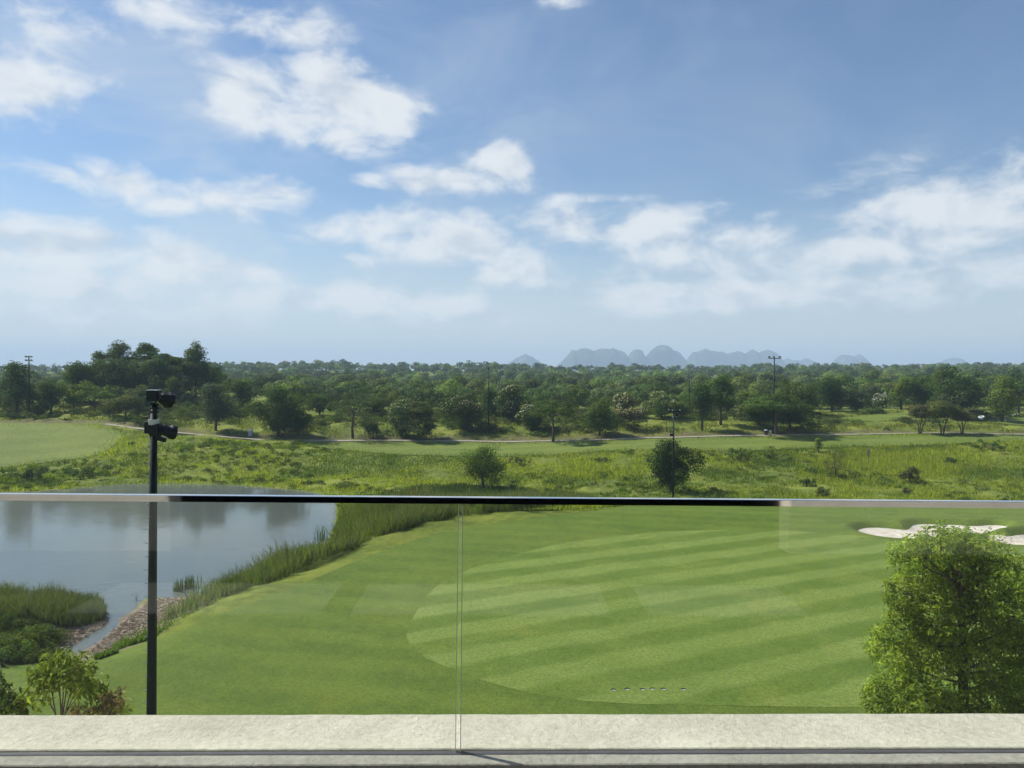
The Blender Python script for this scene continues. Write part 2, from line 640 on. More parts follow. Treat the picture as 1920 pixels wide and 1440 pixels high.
def build_ground():
    xs = axis_pts(-78, 82, .65, -9000, 9000, 1.13)
    ys = axis_pts(16, 132, .65, -60, 9500, 1.10)
    X, Y = np.meshgrid(xs, ys, indexing='ij')
    Z = H(X, Y)
    Z = np.where(Y > 900, Z * 0 - 1.0 - 2.0 * sstep(900, 2500, Y), Z)
    x, y = X.ravel(), Y.ravel()
    core = (np.abs(x) < 140) & (y > 10) & (y < 170)
    keep = np.zeros(len(x))
    sdl = np.full(len(x), 99.0)
    for pl in (LAWN, MOUND, FAIRWAY, TEE, FARGREEN):
        sdl[core] = np.minimum(sdl[core], poly_sd(x[core], y[core], pl))
    sdp = np.full(len(x), 99.0)
    sdp[core] = poly_sd(x[core], y[core], POND)
    rough = sstep(.2, 2.0, sdl) * sstep(.3, 2.5, sdp) * (y < 400)
    # old ruts and hummocks of unmown ground
    hum = (fbm2(x, y * 1.3, 1, 3, .9) - .5) * .42 + (fbm2(x, y, 2, 3, .22) - .5) * .8
    z = Z.ravel() + hum * rough
    z -= .06 * (1 - sstep(-.5, .3, sdl)) * (sdl < 50)
    for bk in (BUNK_A, BUNK_B):
        z[core] -= .7 * (poly_sd(x[core], y[core], bk) < .7)
    # mud on the shores of the inlet
    mud = np.zeros(len(x))
    mc = at_level([(150, 1225), (205, 1185), (250, 1150), (300, 1120), (390, 1105), (400, 1135), (330, 1165), (260, 1195), (215, 1222), (170, 1240)], WATER + .3)
    mc2 = at_level([(95, 1225), (140, 1195), (200, 1165), (204, 1150), (180, 1150), (120, 1180), (70, 1210)], WATER + .3)
    for pl in (mc, mc2):
        mud[core] = np.maximum(mud[core], 1 - sstep(.3, 1.7, poly_sd(x[core], y[core], chaikin(pl, 1))))
    # bare cut bank behind the cart path
    pc = np.array([G(u, v)[:2] for u, v in PATHC])
    dpath = np.full(len(x), 99.0)
    cb = core & (y > 95)
    py = np.interp(x[cb], pc[:, 0], pc[:, 1])
    dpath[cb] = y[cb] - py
    bank = sstep(.2, 1.0, dpath) * (1 - sstep(2.0, 5.5, dpath))
    nx, ny = len(xs), len(ys)
    i = np.arange(nx - 1)[:, None] * ny + np.arange(ny - 1)[None]
    Fc = np.stack([i, i + ny, i + ny + 1, i + 1], -1).reshape(-1, 4)
    V = np.stack([x, y, z], 1)
    C = np.stack([mud, bank, np.clip(rough, 0, 1)], 1)
    me = mesh_np('ground', V, Fc, C, True)
    m, t, out = material('rough ground')
    c = t.coord()
    a = t.sep(t.attr('Col'))
    n1 = t.noise(c, .16, 5, .6)
    n2 = t.noise(c, 1.4, 5, .65)
    g = t.ramp(t.m('ADD', t.m('MULTIPLY', n1, .55), t.m('MULTIPLY', n2, .45)),
               [(.30, (.045, .07, .013)), (.46, (.10, .135, .02)), (.55, (.16, .19, .028)), (.70, (.20, .21, .04))])
    mudc = t.ramp(t.noise(c, 3.2, 6, .7), [(.3, (.10, .08, .058)), (.5, (.20, .16, .12)), (.72, (.29, .24, .185))])
    bankc = t.ramp(t.noise(c, .9, 6, .65), [(.3, (.045, .05, .016)), (.5, (.10, .088, .04)), (.7, (.15, .115, .065))])
    g = t.mix(t.m('MULTIPLY', a[1], t.smooth(n2, .35, .55)), g, bankc)
    g = t.mix(a[0], g, mudc)
    nrm = t.bump(t.noise(c, 4.0, 6, .65), .8, .12)
    t.l.new(principled(t, g, .9, 0, .15, nrm), out.inputs[0])
    o = obj('ground', me, m)
    tag(o, kind='structure')
    return o


def sheet(name, poly, mat, off, step, edge=.5, without=None, cups=(), extra=()):
    """a turf or sand sheet that follows the ground inside an outline"""
    pl = []
    n = len(poly)
    for i in range(n):
        a, b = poly[i], poly[(i + 1) % n]
        k = max(1, int(np.hypot(*(b - a)) / edge))
        for j in range(k):
            pl.append(a + (b - a) * j / k)
    pl = np.array(pl)
    x0, y0 = pl.min(0)
    x1, y1 = pl.max(0)
    gx, gy = np.meshgrid(np.arange(x0 + step / 2, x1, step), np.arange(y0 + step / 2, y1, step))
    q = np.stack([gx.ravel(), gy.ravel()], 1)
    q = q[poly_sd(q[:, 0], q[:, 1], poly) < -edge * .6]
    for e in extra:
        q = np.concatenate([q, e])
    pts = [Vector(p) for p in pl] + [Vector(p) for p in q]
    m = len(pl)
    ed = [(i, (i + 1) % m) for i in range(m)]
    loops = [np.array([(cx + cr * math.cos(k * math.pi / 10), cy + cr * math.sin(k * math.pi / 10)) for k in range(20)]) for cx, cy, cr in cups]
    loops += list(without or ())
    for lp in loops:
        b0 = len(pts)
        pts += [Vector(p) for p in lp]
        ed += [(b0 + i, b0 + (i + 1) % len(lp)) for i in range(len(lp))]
    r = delaunay_2d_cdt(pts, ed, [], 1, 1e-5)
    vs = np.array([[p.x, p.y] for p in r[0]])
    z = H(vs[:, 0], vs[:, 1]) + off
    fs = np.array([f for f in r[2] if len(f) == 3])
    cen = vs[fs].mean(1)
    for lp in loops:
        fs, cen = (lambda k: (fs[k], cen[k]))(poly_sd(cen[:, 0], cen[:, 1], lp) > 0)
    a = vs[fs[:, 1]] - vs[fs[:, 0]]
    b = vs[fs[:, 2]] - vs[fs[:, 0]]
    flip = (a[:, 0] * b[:, 1] - a[:, 1] * b[:, 0]) < 0
    fs[flip] = fs[flip][:, ::-1]
    me = mesh_np(name, np.column_stack([vs, z]), fs, None, True)
    o = obj(name, me, mat)
    tag(o, kind='structure')
    return o


def turf_mat(name, dark, light, period=0.0, angle=0.0, contrast=.5, base_scale=.25, cross=0.0):
    m, t, out = material(name)
    c = t.coord()
    x, y, z = t.sep(c)
    n1 = t.noise(c, base_scale, 4, .55)
    n2 = t.noise(t.v('MULTIPLY', c, (1.0, .7, 1.0)), 1.9, 7, .78)
    n3 = t.noise(c, 11, 5, .8)
    f = t.m('ADD', t.m('MULTIPLY', n1, .34), t.m('ADD', t.m('MULTIPLY', n2, .40), t.m('MULTIPLY', n3, .30)))
    f = t.smooth(f, .42, .62)
    if period:
        wob = t.m('MULTIPLY', t.m('SUBTRACT', t.noise(c, .35, 3, .5), .5), .9)

        def wave(ang, per, soft):
            s = t.m('SUBTRACT', t.m('MULTIPLY', y, math.cos(ang)), t.m('MULTIPLY', x, math.sin(ang)))
            s = t.m('ADD', s, wob)
            return t.smooth(t.m('SINE', t.m('MULTIPLY', s, 2 * math.pi / per)), -soft, soft)
        w = wave(angle, period, .55)
        amp = t.m('ADD', .62, t.m('MULTIPLY', t.smooth(t.noise(c, .085, 3, .6), .3, .7), .42))
        f = t.m('ADD', t.m('MULTIPLY', f, 1 - contrast), t.m('MULTIPLY', t.m('MULTIPLY', w, amp), contrast))
        if cross:
            w2 = wave(angle - 1.25, period * 1.15, .95)
            f = t.m('ADD', t.m('MULTIPLY', f, 1 - cross), t.m('MULTIPLY', w2, cross))
    col = t.mix(f, dark, light)
    col = t.mix(t.m('MULTIPLY', t.smooth(t.noise(c, .3, 6, .7), .48, .75), .55), col, tuple(q * k for q, k in zip(light, (1.08, .92, .7))))
    gr = t.m('ADD', .70, t.m('MULTIPLY', t.smooth(t.noise(c, 7.0, 6, .85), .32, .68), .6))
    gn = t.v('SCALE', col)
    t.put(gn.node.inputs['Scale'], gr)
    col = gn
    nrm = t.bump(t.noise(c, 16, 5, .8), .9, .05)
    t.l.new(principled(t, col, .85, 0, .2, nrm), out.inputs[0])
    return m


def sand_mat():
    m, t, out = material('bunker sand')
    c = t.coord()
    col = t.ramp(t.noise(c, 1.1, 6, .65), [(.3, (.42, .36, .30)), (.55, (.60, .545, .47)), (.75, (.68, .62, .54))])
    nrm = t.bump(t.noise(t.v('MULTIPLY', c, (1, 3, 1)), 3.5, 4, .6), .6, .05)
    t.l.new(principled(t, col, .95, 0, .1, nrm), out.inputs[0])
    return m


build_ground()
M['lawn'] = turf_mat('mown lawn', (.068, .116, .010), (.126, .178, .022), 2.6, math.radians(-12), .28)
M['green'] = turf_mat('putting turf', (.084, .140, .012), (.184, .246, .052), 3.2, math.radians(26), .68, cross=.08)
M['fairway'] = turf_mat('fairway turf', (.084, .126, .016), (.142, .184, .030), 4.4, math.radians(8), .34, .12)
M['sand'] = sand_mat()
M['path'] = simple_mat('cart path concrete', (.25, .225, .165), .9, vary=.6, scale=1.2)
CUPS = [(*G(u, v)[:2], 0.10) for u, v in ((1150.5, 1294.5), (1176, 1293), (1205, 1293.5), (1223, 1292.5), (1244, 1293), (1282, 1293.5))]


def shrink(poly, d):
    q = np.roll(poly, -1, 0) - np.roll(poly, 1, 0)
    q /= np.linalg.norm(q, axis=1)[:, None] + 1e-9
    nr = np.stack([-q[:, 1], q[:, 0]], 1)
    ar = .5 * np.sum(poly[:, 0] * np.roll(poly[:, 1], -1) - np.roll(poly[:, 0], -1) * poly[:, 1])
    return poly + nr * (d if ar > 0 else -d)


cup_gap = np.array([(min(c[0] for c in CUPS) - .6, CUPS[0][1] - .6), (max(c[0] for c in CUPS) + .6, CUPS[0][1] - .6),
                    (max(c[0] for c in CUPS) + .6, CUPS[0][1] + .6), (min(c[0] for c in CUPS) - .6, CUPS[0][1] + .6)])
sheet('lawn', LAWN, M['lawn'], .02, .9, without=[cup_gap, shrink(BUNK_A, .06), shrink(BUNK_B, .06)],
      extra=[shrink(k, -d) for k in (BUNK_A, BUNK_B) for d in (.25, .5, .75, 1.1, 1.6)])
sheet('putting_green', GREEN, M['green'], .03, .9, cups=CUPS)
sheet('fairway', MOUND, M['fairway'], .05, 1.2)
sheet('fairway', FAIRWAY, M['fairway'], .05, 1.2)
sheet('fairway', TEE, M['fairway'], .06, 1.2)
sheet('fairway', FARGREEN, M['fairway'], .06, 1.2)
tag(sheet('sand_bunker', BUNK_A, M['sand'], .05, .35, .25), 'long wavy pale sand bunker reaching farthest toward the middle of the lawn', 'bunker', 'sand bunkers')
tag(sheet('sand_bunker', BUNK_B, M['sand'], .06, .35, .25), 'short pale sand bunker half hidden behind the leafy tree at the frame edge', 'bunker', 'sand bunkers')
tag(sheet('sand_bunker', FARBUNK, M['sand'], .1, .6, .4), 'tiny far sand bunker in front of the woodland beyond the cart path', 'bunker', 'sand bunkers')


def build_path():
    c = np.array([G(u, v) for u, v in PATHC])
    q = []
    for i in range(len(c) - 1):
        n = max(2, int(np.hypot(*(c[i + 1] - c[i])[:2]) / 1.0))
        for j in range(n):
            q.append(c[i, :2] + (c[i + 1, :2] - c[i, :2]) * j / n)
    q = np.array(q)
    ker = np.ones(9) / 9
    q = np.stack([np.convolve(np.pad(q[:, k], 4, mode='edge'), ker, 'valid') for k in (0, 1)], 1)
    tn = np.gradient(q, axis=0)
    tn /= np.linalg.norm(tn, axis=1)[:, None]
    nr = np.stack([-tn[:, 1], tn[:, 0]], 1)
    rows = []
    for s in (-.35, -.1, .15, .4):
        p = q + nr * s
        rows.append(np.column_stack([p, H(p[:, 0], p[:, 1]) + .10]))
    rows = [rows[0] - [0, 0, .2]] + rows + [rows[-1] - [0, 0, .2]]
    V = np.concatenate(rows)
    n = len(q)
    Fc = [(r * n + i, r * n + i + 1, (r + 1) * n + i + 1, (r + 1) * n + i) for r in range(len(rows) - 1) for i in range(n - 1)]
    o = obj('cart_path', mesh_np('cart_path', V, np.array(Fc), None, False), M['path'])
    tag(o, kind='structure')


build_path()


def build_water():
    m, t, out = material('pond water')
    c = t.coord()
    n = t.noise(t.v('MULTIPLY', c, (.55, 1.0, 1.0)), 1.6, 4, .6)
    n2 = t.noise(t.v('MULTIPLY', c, (.5, 1.0, 1.0)), 9.0, 3, .6)
    calm = t.smooth(t.noise(c, .06, 3, .5), .4, .62)
    h = t.m('ADD', t.m('MULTIPLY', n, .012), t.m('MULTIPLY', n2, .0016))
    h = t.m('MULTIPLY', h, t.m('ADD', .35, t.m('MULTIPLY', calm, 1.1)))
    nrm = t.bump(h, 1.0, 1.0)
    b = t.n.new('ShaderNodeBsdfPrincipled')
    b.inputs['Base Color'].default_value = (.105, .120, .110, 1)
    b.inputs['Roughness'].default_value = .06
    b.inputs['IOR'].default_value = 1.42
    t.l.new(nrm, b.inputs['Normal'])
    t.l.new(b.outputs[0], out.inputs[0])
    pl = shrink(POND, -.7)
    r = delaunay_2d_cdt([Vector(p) for p in pl], [(i, (i + 1) % len(pl)) for i in range(len(pl))], [], 1, 1e-5)
    me = bpy.data.meshes.new('water')
    me.from_pydata([(p.x, p.y, WATER) for p in r[0]], [], [tuple(f) for f in r[2]])
    me.update()
    o = obj('water', me, m)
    tag(o, kind='structure')


build_water()


# ------------------------------------------------------------------ far karst hills
def build_mountains():
    m, t, out = material('limestone hills')
    c = t.coord()
    col = t.ramp(t.noise(c, .02, 6, .6), [(.35, (.03, .05, .025)), (.55, (.06, .075, .045)), (.7, (.16, .16, .14))])
    t.l.new(principled(t, col, .9, 0, .1), out.inputs[0])
    ridges = [
        (4300, [(945, 690), (962, 674), (975, 667), (985, 665), (1000, 669), (1008, 676), (1030, 690)]),
        (4000, [(1040, 692), (1062, 670), (1075, 656), (1088, 653), (1102, 654.5), (1110, 659.5), (1122, 656), (1140, 651), (1155, 656), (1170, 660), (1178, 669.5), (1184, 661), (1194, 653.5),
                (1203, 655), (1207, 668), (1214, 665), (1225, 654), (1240, 648), (1255, 650), (1270, 660), (1279, 669), (1290, 690)]),
        (4400, [(1270, 690), (1286, 675), (1300, 662), (1322, 656), (1335, 659), (1348, 660.5), (1362, 662), (1380, 661), (1400, 660.5), (1411, 655), (1422, 660.5), (1440, 657), (1453, 661), (1462, 670), (1472, 690)]),
        (4700, [(1462, 690), (1470, 677), (1478, 671.5), (1490, 676), (1500, 675), (1512, 673.5), (1530, 679), (1550, 690)]),
        (4700, [(1555, 690), (1571, 672), (1580, 665), (1592, 666), (1601, 670.5), (1610, 665), (1617, 670), (1630, 690)]),
        (5000, [(1760, 690), (1775, 673), (1788, 669.5), (1800, 673), (1815, 690)]),
    ]
    for k, (d, pr) in enumerate(ridges):
        pts = np.array([P(u, v, d) for u, v in pr])
        xs = np.arange(pts[0, 0], pts[-1, 0], 6.0)
        top = np.interp(xs, pts[:, 0], pts[:, 2]) + (fbm2(xs, xs * 0 + k, 20 + k, 4, .03) - .5) * 22 + (fbm2(xs, xs * 0 + k, 30 + k, 3, .09) - .5) * 9
        ss = np.linspace(-1, 1, 27)
        X = np.repeat(xs, len(ss))
        S = np.tile(ss, len(xs))
        prof = (1 - np.abs(S) ** 2.2) ** .8
        Z = -40 + (np.repeat(top, len(ss)) + 40) * prof
        Y = d + S * (120 + 60 * fbm2(X, X * 0, 40 + k, 2, .004))
        Z += (fbm2(X, Y, 60 + k, 4, .02) - .5) * 30 * (1 - prof) * prof * 4
        n = len(ss)
        i = np.arange(len(xs) - 1)[:, None] * n + np.arange(n - 1)[None]
        Fc = np.stack([i, i + n, i + n + 1, i + 1], -1).reshape(-1, 4)
        o = obj('hill', mesh_np('hill', np.stack([X, Y, Z], 1), Fc, None, True), m)
        tag(o, kind='structure')


build_mountains()


# ------------------------------------------------------------------ haze
def build_haze():
    m, t, out = material('haze')
    v = t.n.new('ShaderNodeVolumePrincipled')
    v.inputs['Color'].default_value = (.60, .80, 1.0, 1)
    v.inputs['Density'].default_value = 0.00030
    v.inputs['Anisotropy'].default_value = 0.05
    t.l.new(v.outputs[0], out.inputs['Volume'])
    b = MB().box((-7000, -60, -60), (7000, 7200, 165))
    o = b.build('haze', m)
    tag(o, kind='stuff')


build_haze()


# ------------------------------------------------------------------ foliage tools
def leaf_quads(pos, nrm, size, asp, col, rg, droop=0.0, fold=.18):
    """one bent diamond leaf per position"""
    n = len(pos)
    nrm = nrm / (np.linalg.norm(nrm, axis=1)[:, None] + 1e-9)
    a = rg.normal(size=(n, 3))
    a[:, 2] -= droop
    tx = a - nrm * (a * nrm).sum(1)[:, None]
    tx /= np.linalg.norm(tx, axis=1)[:, None] + 1e-9
    ty = np.cross(nrm, tx)
    L = (size * (.7 + .6 * rg.random(n)))[:, None] * .5
    Wd = L * asp
    V = np.empty((n, 4, 3))
    V[:, 0] = pos - tx * L
    V[:, 1] = pos - ty * Wd + nrm * L * fold
    V[:, 2] = pos + tx * L
    V[:, 3] = pos + ty * Wd + nrm * L * fold
    Fc = np.arange(4 * n).reshape(n, 4)
    C = np.repeat(col, 4, 0)
    return V.reshape(-1, 3), Fc, C


def lobes_for(kind, Hh, Wd, rg):
    """centres and radii of the clumps that make a crown"""
    R = Wd / 2
    if kind in ('round', 'blossom', 'dome', 'bush'):
        lo = {'round': .05, 'blossom': .02, 'dome': .34, 'bush': .02}[kind]
        n = {'round': 26, 'blossom': 26, 'dome': 24, 'bush': 22}[kind]
        cz, hz = Hh * (1 + lo) / 2, Hh * (1 - lo) / 2
        p = rg.normal(size=(n, 3))
        p /= np.linalg.norm(p, axis=1)[:, None]
        p *= (rg.random((n, 1)) ** .45) * .78
        if kind == 'dome':
            p[:, 2] = np.abs(p[:, 2]) * 1.1 - .25
        wob = 1 + .32 * np.sin(3 * np.arctan2(p[:, 1], p[:, 0]) + rg.random() * 6)[:, None]
        c = np.stack([p[:, 0] * R * wob[:, 0], p[:, 1] * R * wob[:, 0], cz + p[:, 2] * hz], 1)
        r = (R * .9 if kind == 'dome' else np.minimum(R, hz)) * rg.uniform(.22, .54, n)
        sq = .8 if kind != 'dome' else .7
    elif kind == 'slender':
        n = 22
        zz = rg.uniform(.24, .94, n)
        prof = np.sin(np.clip((zz - .12) / .9, 0, 1) * math.pi) ** .6
        an = rg.random(n) * 6.28
        rr = R * .72 * prof * np.sqrt(rg.random(n))
        c = np.stack([np.cos(an) * rr, np.sin(an) * rr, zz * Hh], 1)
        r = R * rg.uniform(.36, .58, n) * (.5 + .5 * prof)
        sq = .9
    elif kind == 'umbrella':
        n = 34
        an = rg.random(n) * 6.28
        q = np.sqrt(rg.random(n))
        rr = R * .86 * q
        zz = .90 - .30 * q ** 2 + rg.uniform(-.09, .04, n)
        c = np.stack([np.cos(an) * rr, np.sin(an) * rr, zz * Hh], 1)
        r = R * rg.uniform(.17, .30, n)
        sq = .42
    elif kind == 'tier':
        n = 34
        zz = np.sort(rg.uniform(.16, .95, n))
        lay = np.round(zz * 9) / 9
        an = rg.random(n) * 6.28
        rr = R * (1.05 - lay) ** .7 * np.sqrt(rg.random(n)) * .95
        c = np.stack([np.cos(an) * rr, np.sin(an) * rr, lay * Hh + rg.normal(0, .012, n) * Hh], 1)
        r = R * rg.uniform(.24, .36, n)
        sq = .45
    else:  # airy
        n = 40
        zz = rg.uniform(.2, .97, n)
        prof = np.sin(np.clip((zz - .02) / 1.02, 0, 1) * math.pi) ** .5
        an = rg.random(n) * 6.28
        rr = R * .85 * prof * np.sqrt(rg.random(n))
        c = np.stack([np.cos(an) * rr, np.sin(an) * rr, zz * Hh], 1)
        r = R * rg.uniform(.16, .28, n)
        sq = 1.2
    return c, r, sq


def crown(kind, Hh, Wd, leaf, tint, rg, cover=1.0):
    c, r, sq = lobes_for(kind, Hh, Wd, rg)
    area = 4 * math.pi * (r ** 2)
    dens = cover * (.62 if kind == 'airy' else 1.25) / (leaf * leaf * .5)
    cnt = np.maximum(8, (area * dens * .62).astype(int))
    idx = np.repeat(np.arange(len(c)), cnt)
    n = len(idx)
    d = rg.normal(size=(n, 3))
    d[:, 2] += .35
    d /= np.linalg.norm(d, axis=1)[:, None]
    rad = r[idx] * np.where(rg.random(n) < .8, rg.uniform(.78, 1.12, n), rg.uniform(.2, .8, n))
    # uneven lobes
    rad *= 1 + .18 * np.sin(d[:, 0] * 7 + idx) * np.sin(d[:, 1] * 6 + idx * 2) + .12 * np.sin(d[:, 2] * 9 + idx)
    pos = c[idx] + d * rad[:, None] * np.array([1, 1, sq])
    pos[:, 2] = np.maximum(pos[:, 2], .03 * Hh)
    nr = d + rg.normal(size=(n, 3)) * .38 + np.array([0, 0, .2])
    lobe_t = rg.uniform(.78, 1.22, len(c))
    hue = rg.normal(0, .10, len(c))
    k = (lobe_t[idx] * rg.uniform(.72, 1.3, n))[:, None]
    col = np.array(tint)[None] * k * np.stack([1 + hue[idx] + rg.normal(0, .06, n), np.ones(n), 1 - hue[idx]], 1)
    asp = .42 if kind != 'airy' else .2
    V, Fc, C = leaf_quads(pos, nr, np.full(n, leaf), asp * 1.25, np.clip(col, .004, .9), rg, .5 if kind == 'airy' else .15)
    return V, Fc, C, c, r


def trunk_mesh(kind, Hh, Wd, lob, rg, stems=1):
    mb = MB()
    r0 = max(.07, .021 * Hh + .006 * Wd)
    c, r = lob
    base = [Vector((0, 0, -.3))]
    for s in range(stems):
        an = 6.28 * s / max(1, stems) + rg.random()
        sp = .0 if stems == 1 else .16 * Wd
        topz = Hh * (.62 if kind != 'umbrella' else .70)
        p0 = Vector((0, 0, -.4)) if stems == 1 else Vector((math.cos(an) * .12, math.sin(an) * .12, -.4))
        p1 = Vector((math.cos(an) * sp * .45 + rg.normal(0, .01 * Hh), math.sin(an) * sp * .45 + rg.normal(0, .01 * Hh), Hh * .22))
        p2 = Vector((math.cos(an) * sp + rg.normal(0, .02 * Hh), math.sin(an) * sp + rg.normal(0, .02 * Hh), Hh * .42))
        p3 = Vector((math.cos(an) * sp * 1.3 + rg.normal(0, .02 * Hh), math.sin(an) * sp * 1.3 + rg.normal(0, .02 * Hh), topz))
        f = 1.0 if stems == 1 else .62
        mb.tube([p0, p1, p2, p3], [r0 * 1.25 * f, r0 * f, r0 * .75 * f, r0 * .35 * f], 7)
        pick = rg.choice(len(c), min(len(c), 9 if stems == 1 else 5), replace=False)
        for i in pick:
            q = Vector(c[i])
            st = p1.lerp(p2, rg.random()) if q.z < Hh * .55 else p2.lerp(p3, rg.random() * .8)
            md = st.lerp(q, .5) + Vector((0, 0, -.03 * Hh))
            mb.tube([st, md, q], [r0 * .42 * f, r0 * .26 * f, r0 * .1], 5, False)
    return mb


G_TINTS = {'dark': (.058, .098, .022), 'mid': (0.076, 0.12, 0.024), 'lite': (0.118, 0.17, 0.03), 'olive': (0.1, 0.124, 0.032),
           'brown': (0.105, 0.104, 0.04), 'grey': (0.086, 0.116, 0.05), 'fresh': (0.14, 0.2, 0.03)}


def tree(name, base, Hh, Wd, kind, tint, label, cat='tree', group=None, stems=1, leaf=None, flower=None, seed=0, cover=1.0):
    rg = np.random.default_rng(1000 + seed)
    root = empty(name, base, 0)
    tag(root, label, cat, group)
    dist = math.hypot(base[0], base[1])
    if leaf is None:
        leaf = max(.16, .0021 * dist)
    V, Fc, C, lc, lr = crown(kind, Hh, Wd, leaf, G_TINTS.get(tint, tint), rg, cover)
    obj('crown' if cat == 'tree' else 'foliage', mesh_np('crown', V, Fc, C), M['leaf'], root)
    if flower is not None:
        # pale flower heads standing on the sunny upper clumps
        up = lc[:, 2] > np.quantile(lc[:, 2], .25)
        ii = np.repeat(np.where(up)[0], flower[1])
        n = len(ii)
        d = rg.normal(size=(n, 3)) + np.array([-.35, -.25, .85])
        d /= np.linalg.norm(d, axis=1)[:, None]
        ps = lc[ii] + d * (lr[ii] * 1.05)[:, None] * np.array([1, 1, .85])
        col = np.array(flower[0])[None] * rg.uniform(.6, 1.15, (n, 1))
        V, Fc, C = leaf_quads(ps, d + rg.normal(size=(n, 3)) * .5, np.full(n, leaf * 1.05), .7, col, rg)
        obj('blossom', mesh_np('blossom', V, Fc, C), M['leaf'], root)
    tb = trunk_mesh(kind, Hh, Wd, (lc, lr), rg, stems)
    tb.build('trunk' if cat == 'tree' else 'stem', M['bark'], root, True)
    return root


# ------------------------------------------------------------------ clubhouse balcony
def plaster_mat(name, lo, hi):
    m, t, out = material(name)
    c = t.coord()
    n = t.noise(c, 2.2, 5, .6)
    sp = t.noise(c, 32, 6, .75)
    col = t.mix(t.smooth(t.m('ADD', t.m('MULTIPLY', n, .4), t.m('MULTIPLY', sp, .6)), .36, .64), lo, hi)
    grit = t.smooth(t.noise(c, 48, 4, .7), .60, .68)
    col = t.mix(t.m('MULTIPLY', grit, .45), col, tuple(q * .45 for q in lo))
    stain = t.smooth(t.noise(t.v('MULTIPLY', c, (.6, 2.2, 1)), 3.0, 6, .65), .55, .75)
    col = t.mix(t.m('MULTIPLY', stain, .22), col, (lo[0] * .7, lo[1] * .7, lo[2] * .62))
    h = t.m('ADD', t.m('MULTIPLY', t.noise(c, 30, 6, .75), 1.0), t.m('MULTIPLY', t.noise(c, 9, 3, .5), .8))
    t.l.new(principled(t, col, .9, 0, .2, t.bump(h, 1.0, .010)), out.inputs[0])
    return m


M['plaster'] = plaster_mat('coping plaster', (.40, .382, .31), (.55, .53, .435))
M['facade'] = plaster_mat('facade plaster', (.52, .47, .38), (.62, .56, .46))
M['interior'] = simple_mat('dark interior and ledge shade', (.02, .02, .02), .8, vary=.2, scale=1)
M['deck'] = simple_mat('dark deck stone', (.035, .033, .03), .7, vary=.3, scale=3)
M['lit_patch'] = simple_mat('sunlit deck tone', (.30, .29, .25), .7, vary=.15, scale=3)  # pale tone stands in for sun on the dark deck
M['gasket'] = simple_mat('grey sealant', (.10, .10, .105), .6, vary=.3, scale=20)

GY = 3.07
A0, A1 = P(-280, 1409.5, GY), P(2200, 1402.5, GY)
E0, E1 = A0, A1
A0, A1 = E0 - .6 * (E1 - E0), E1 + .6 * (E1 - E0)


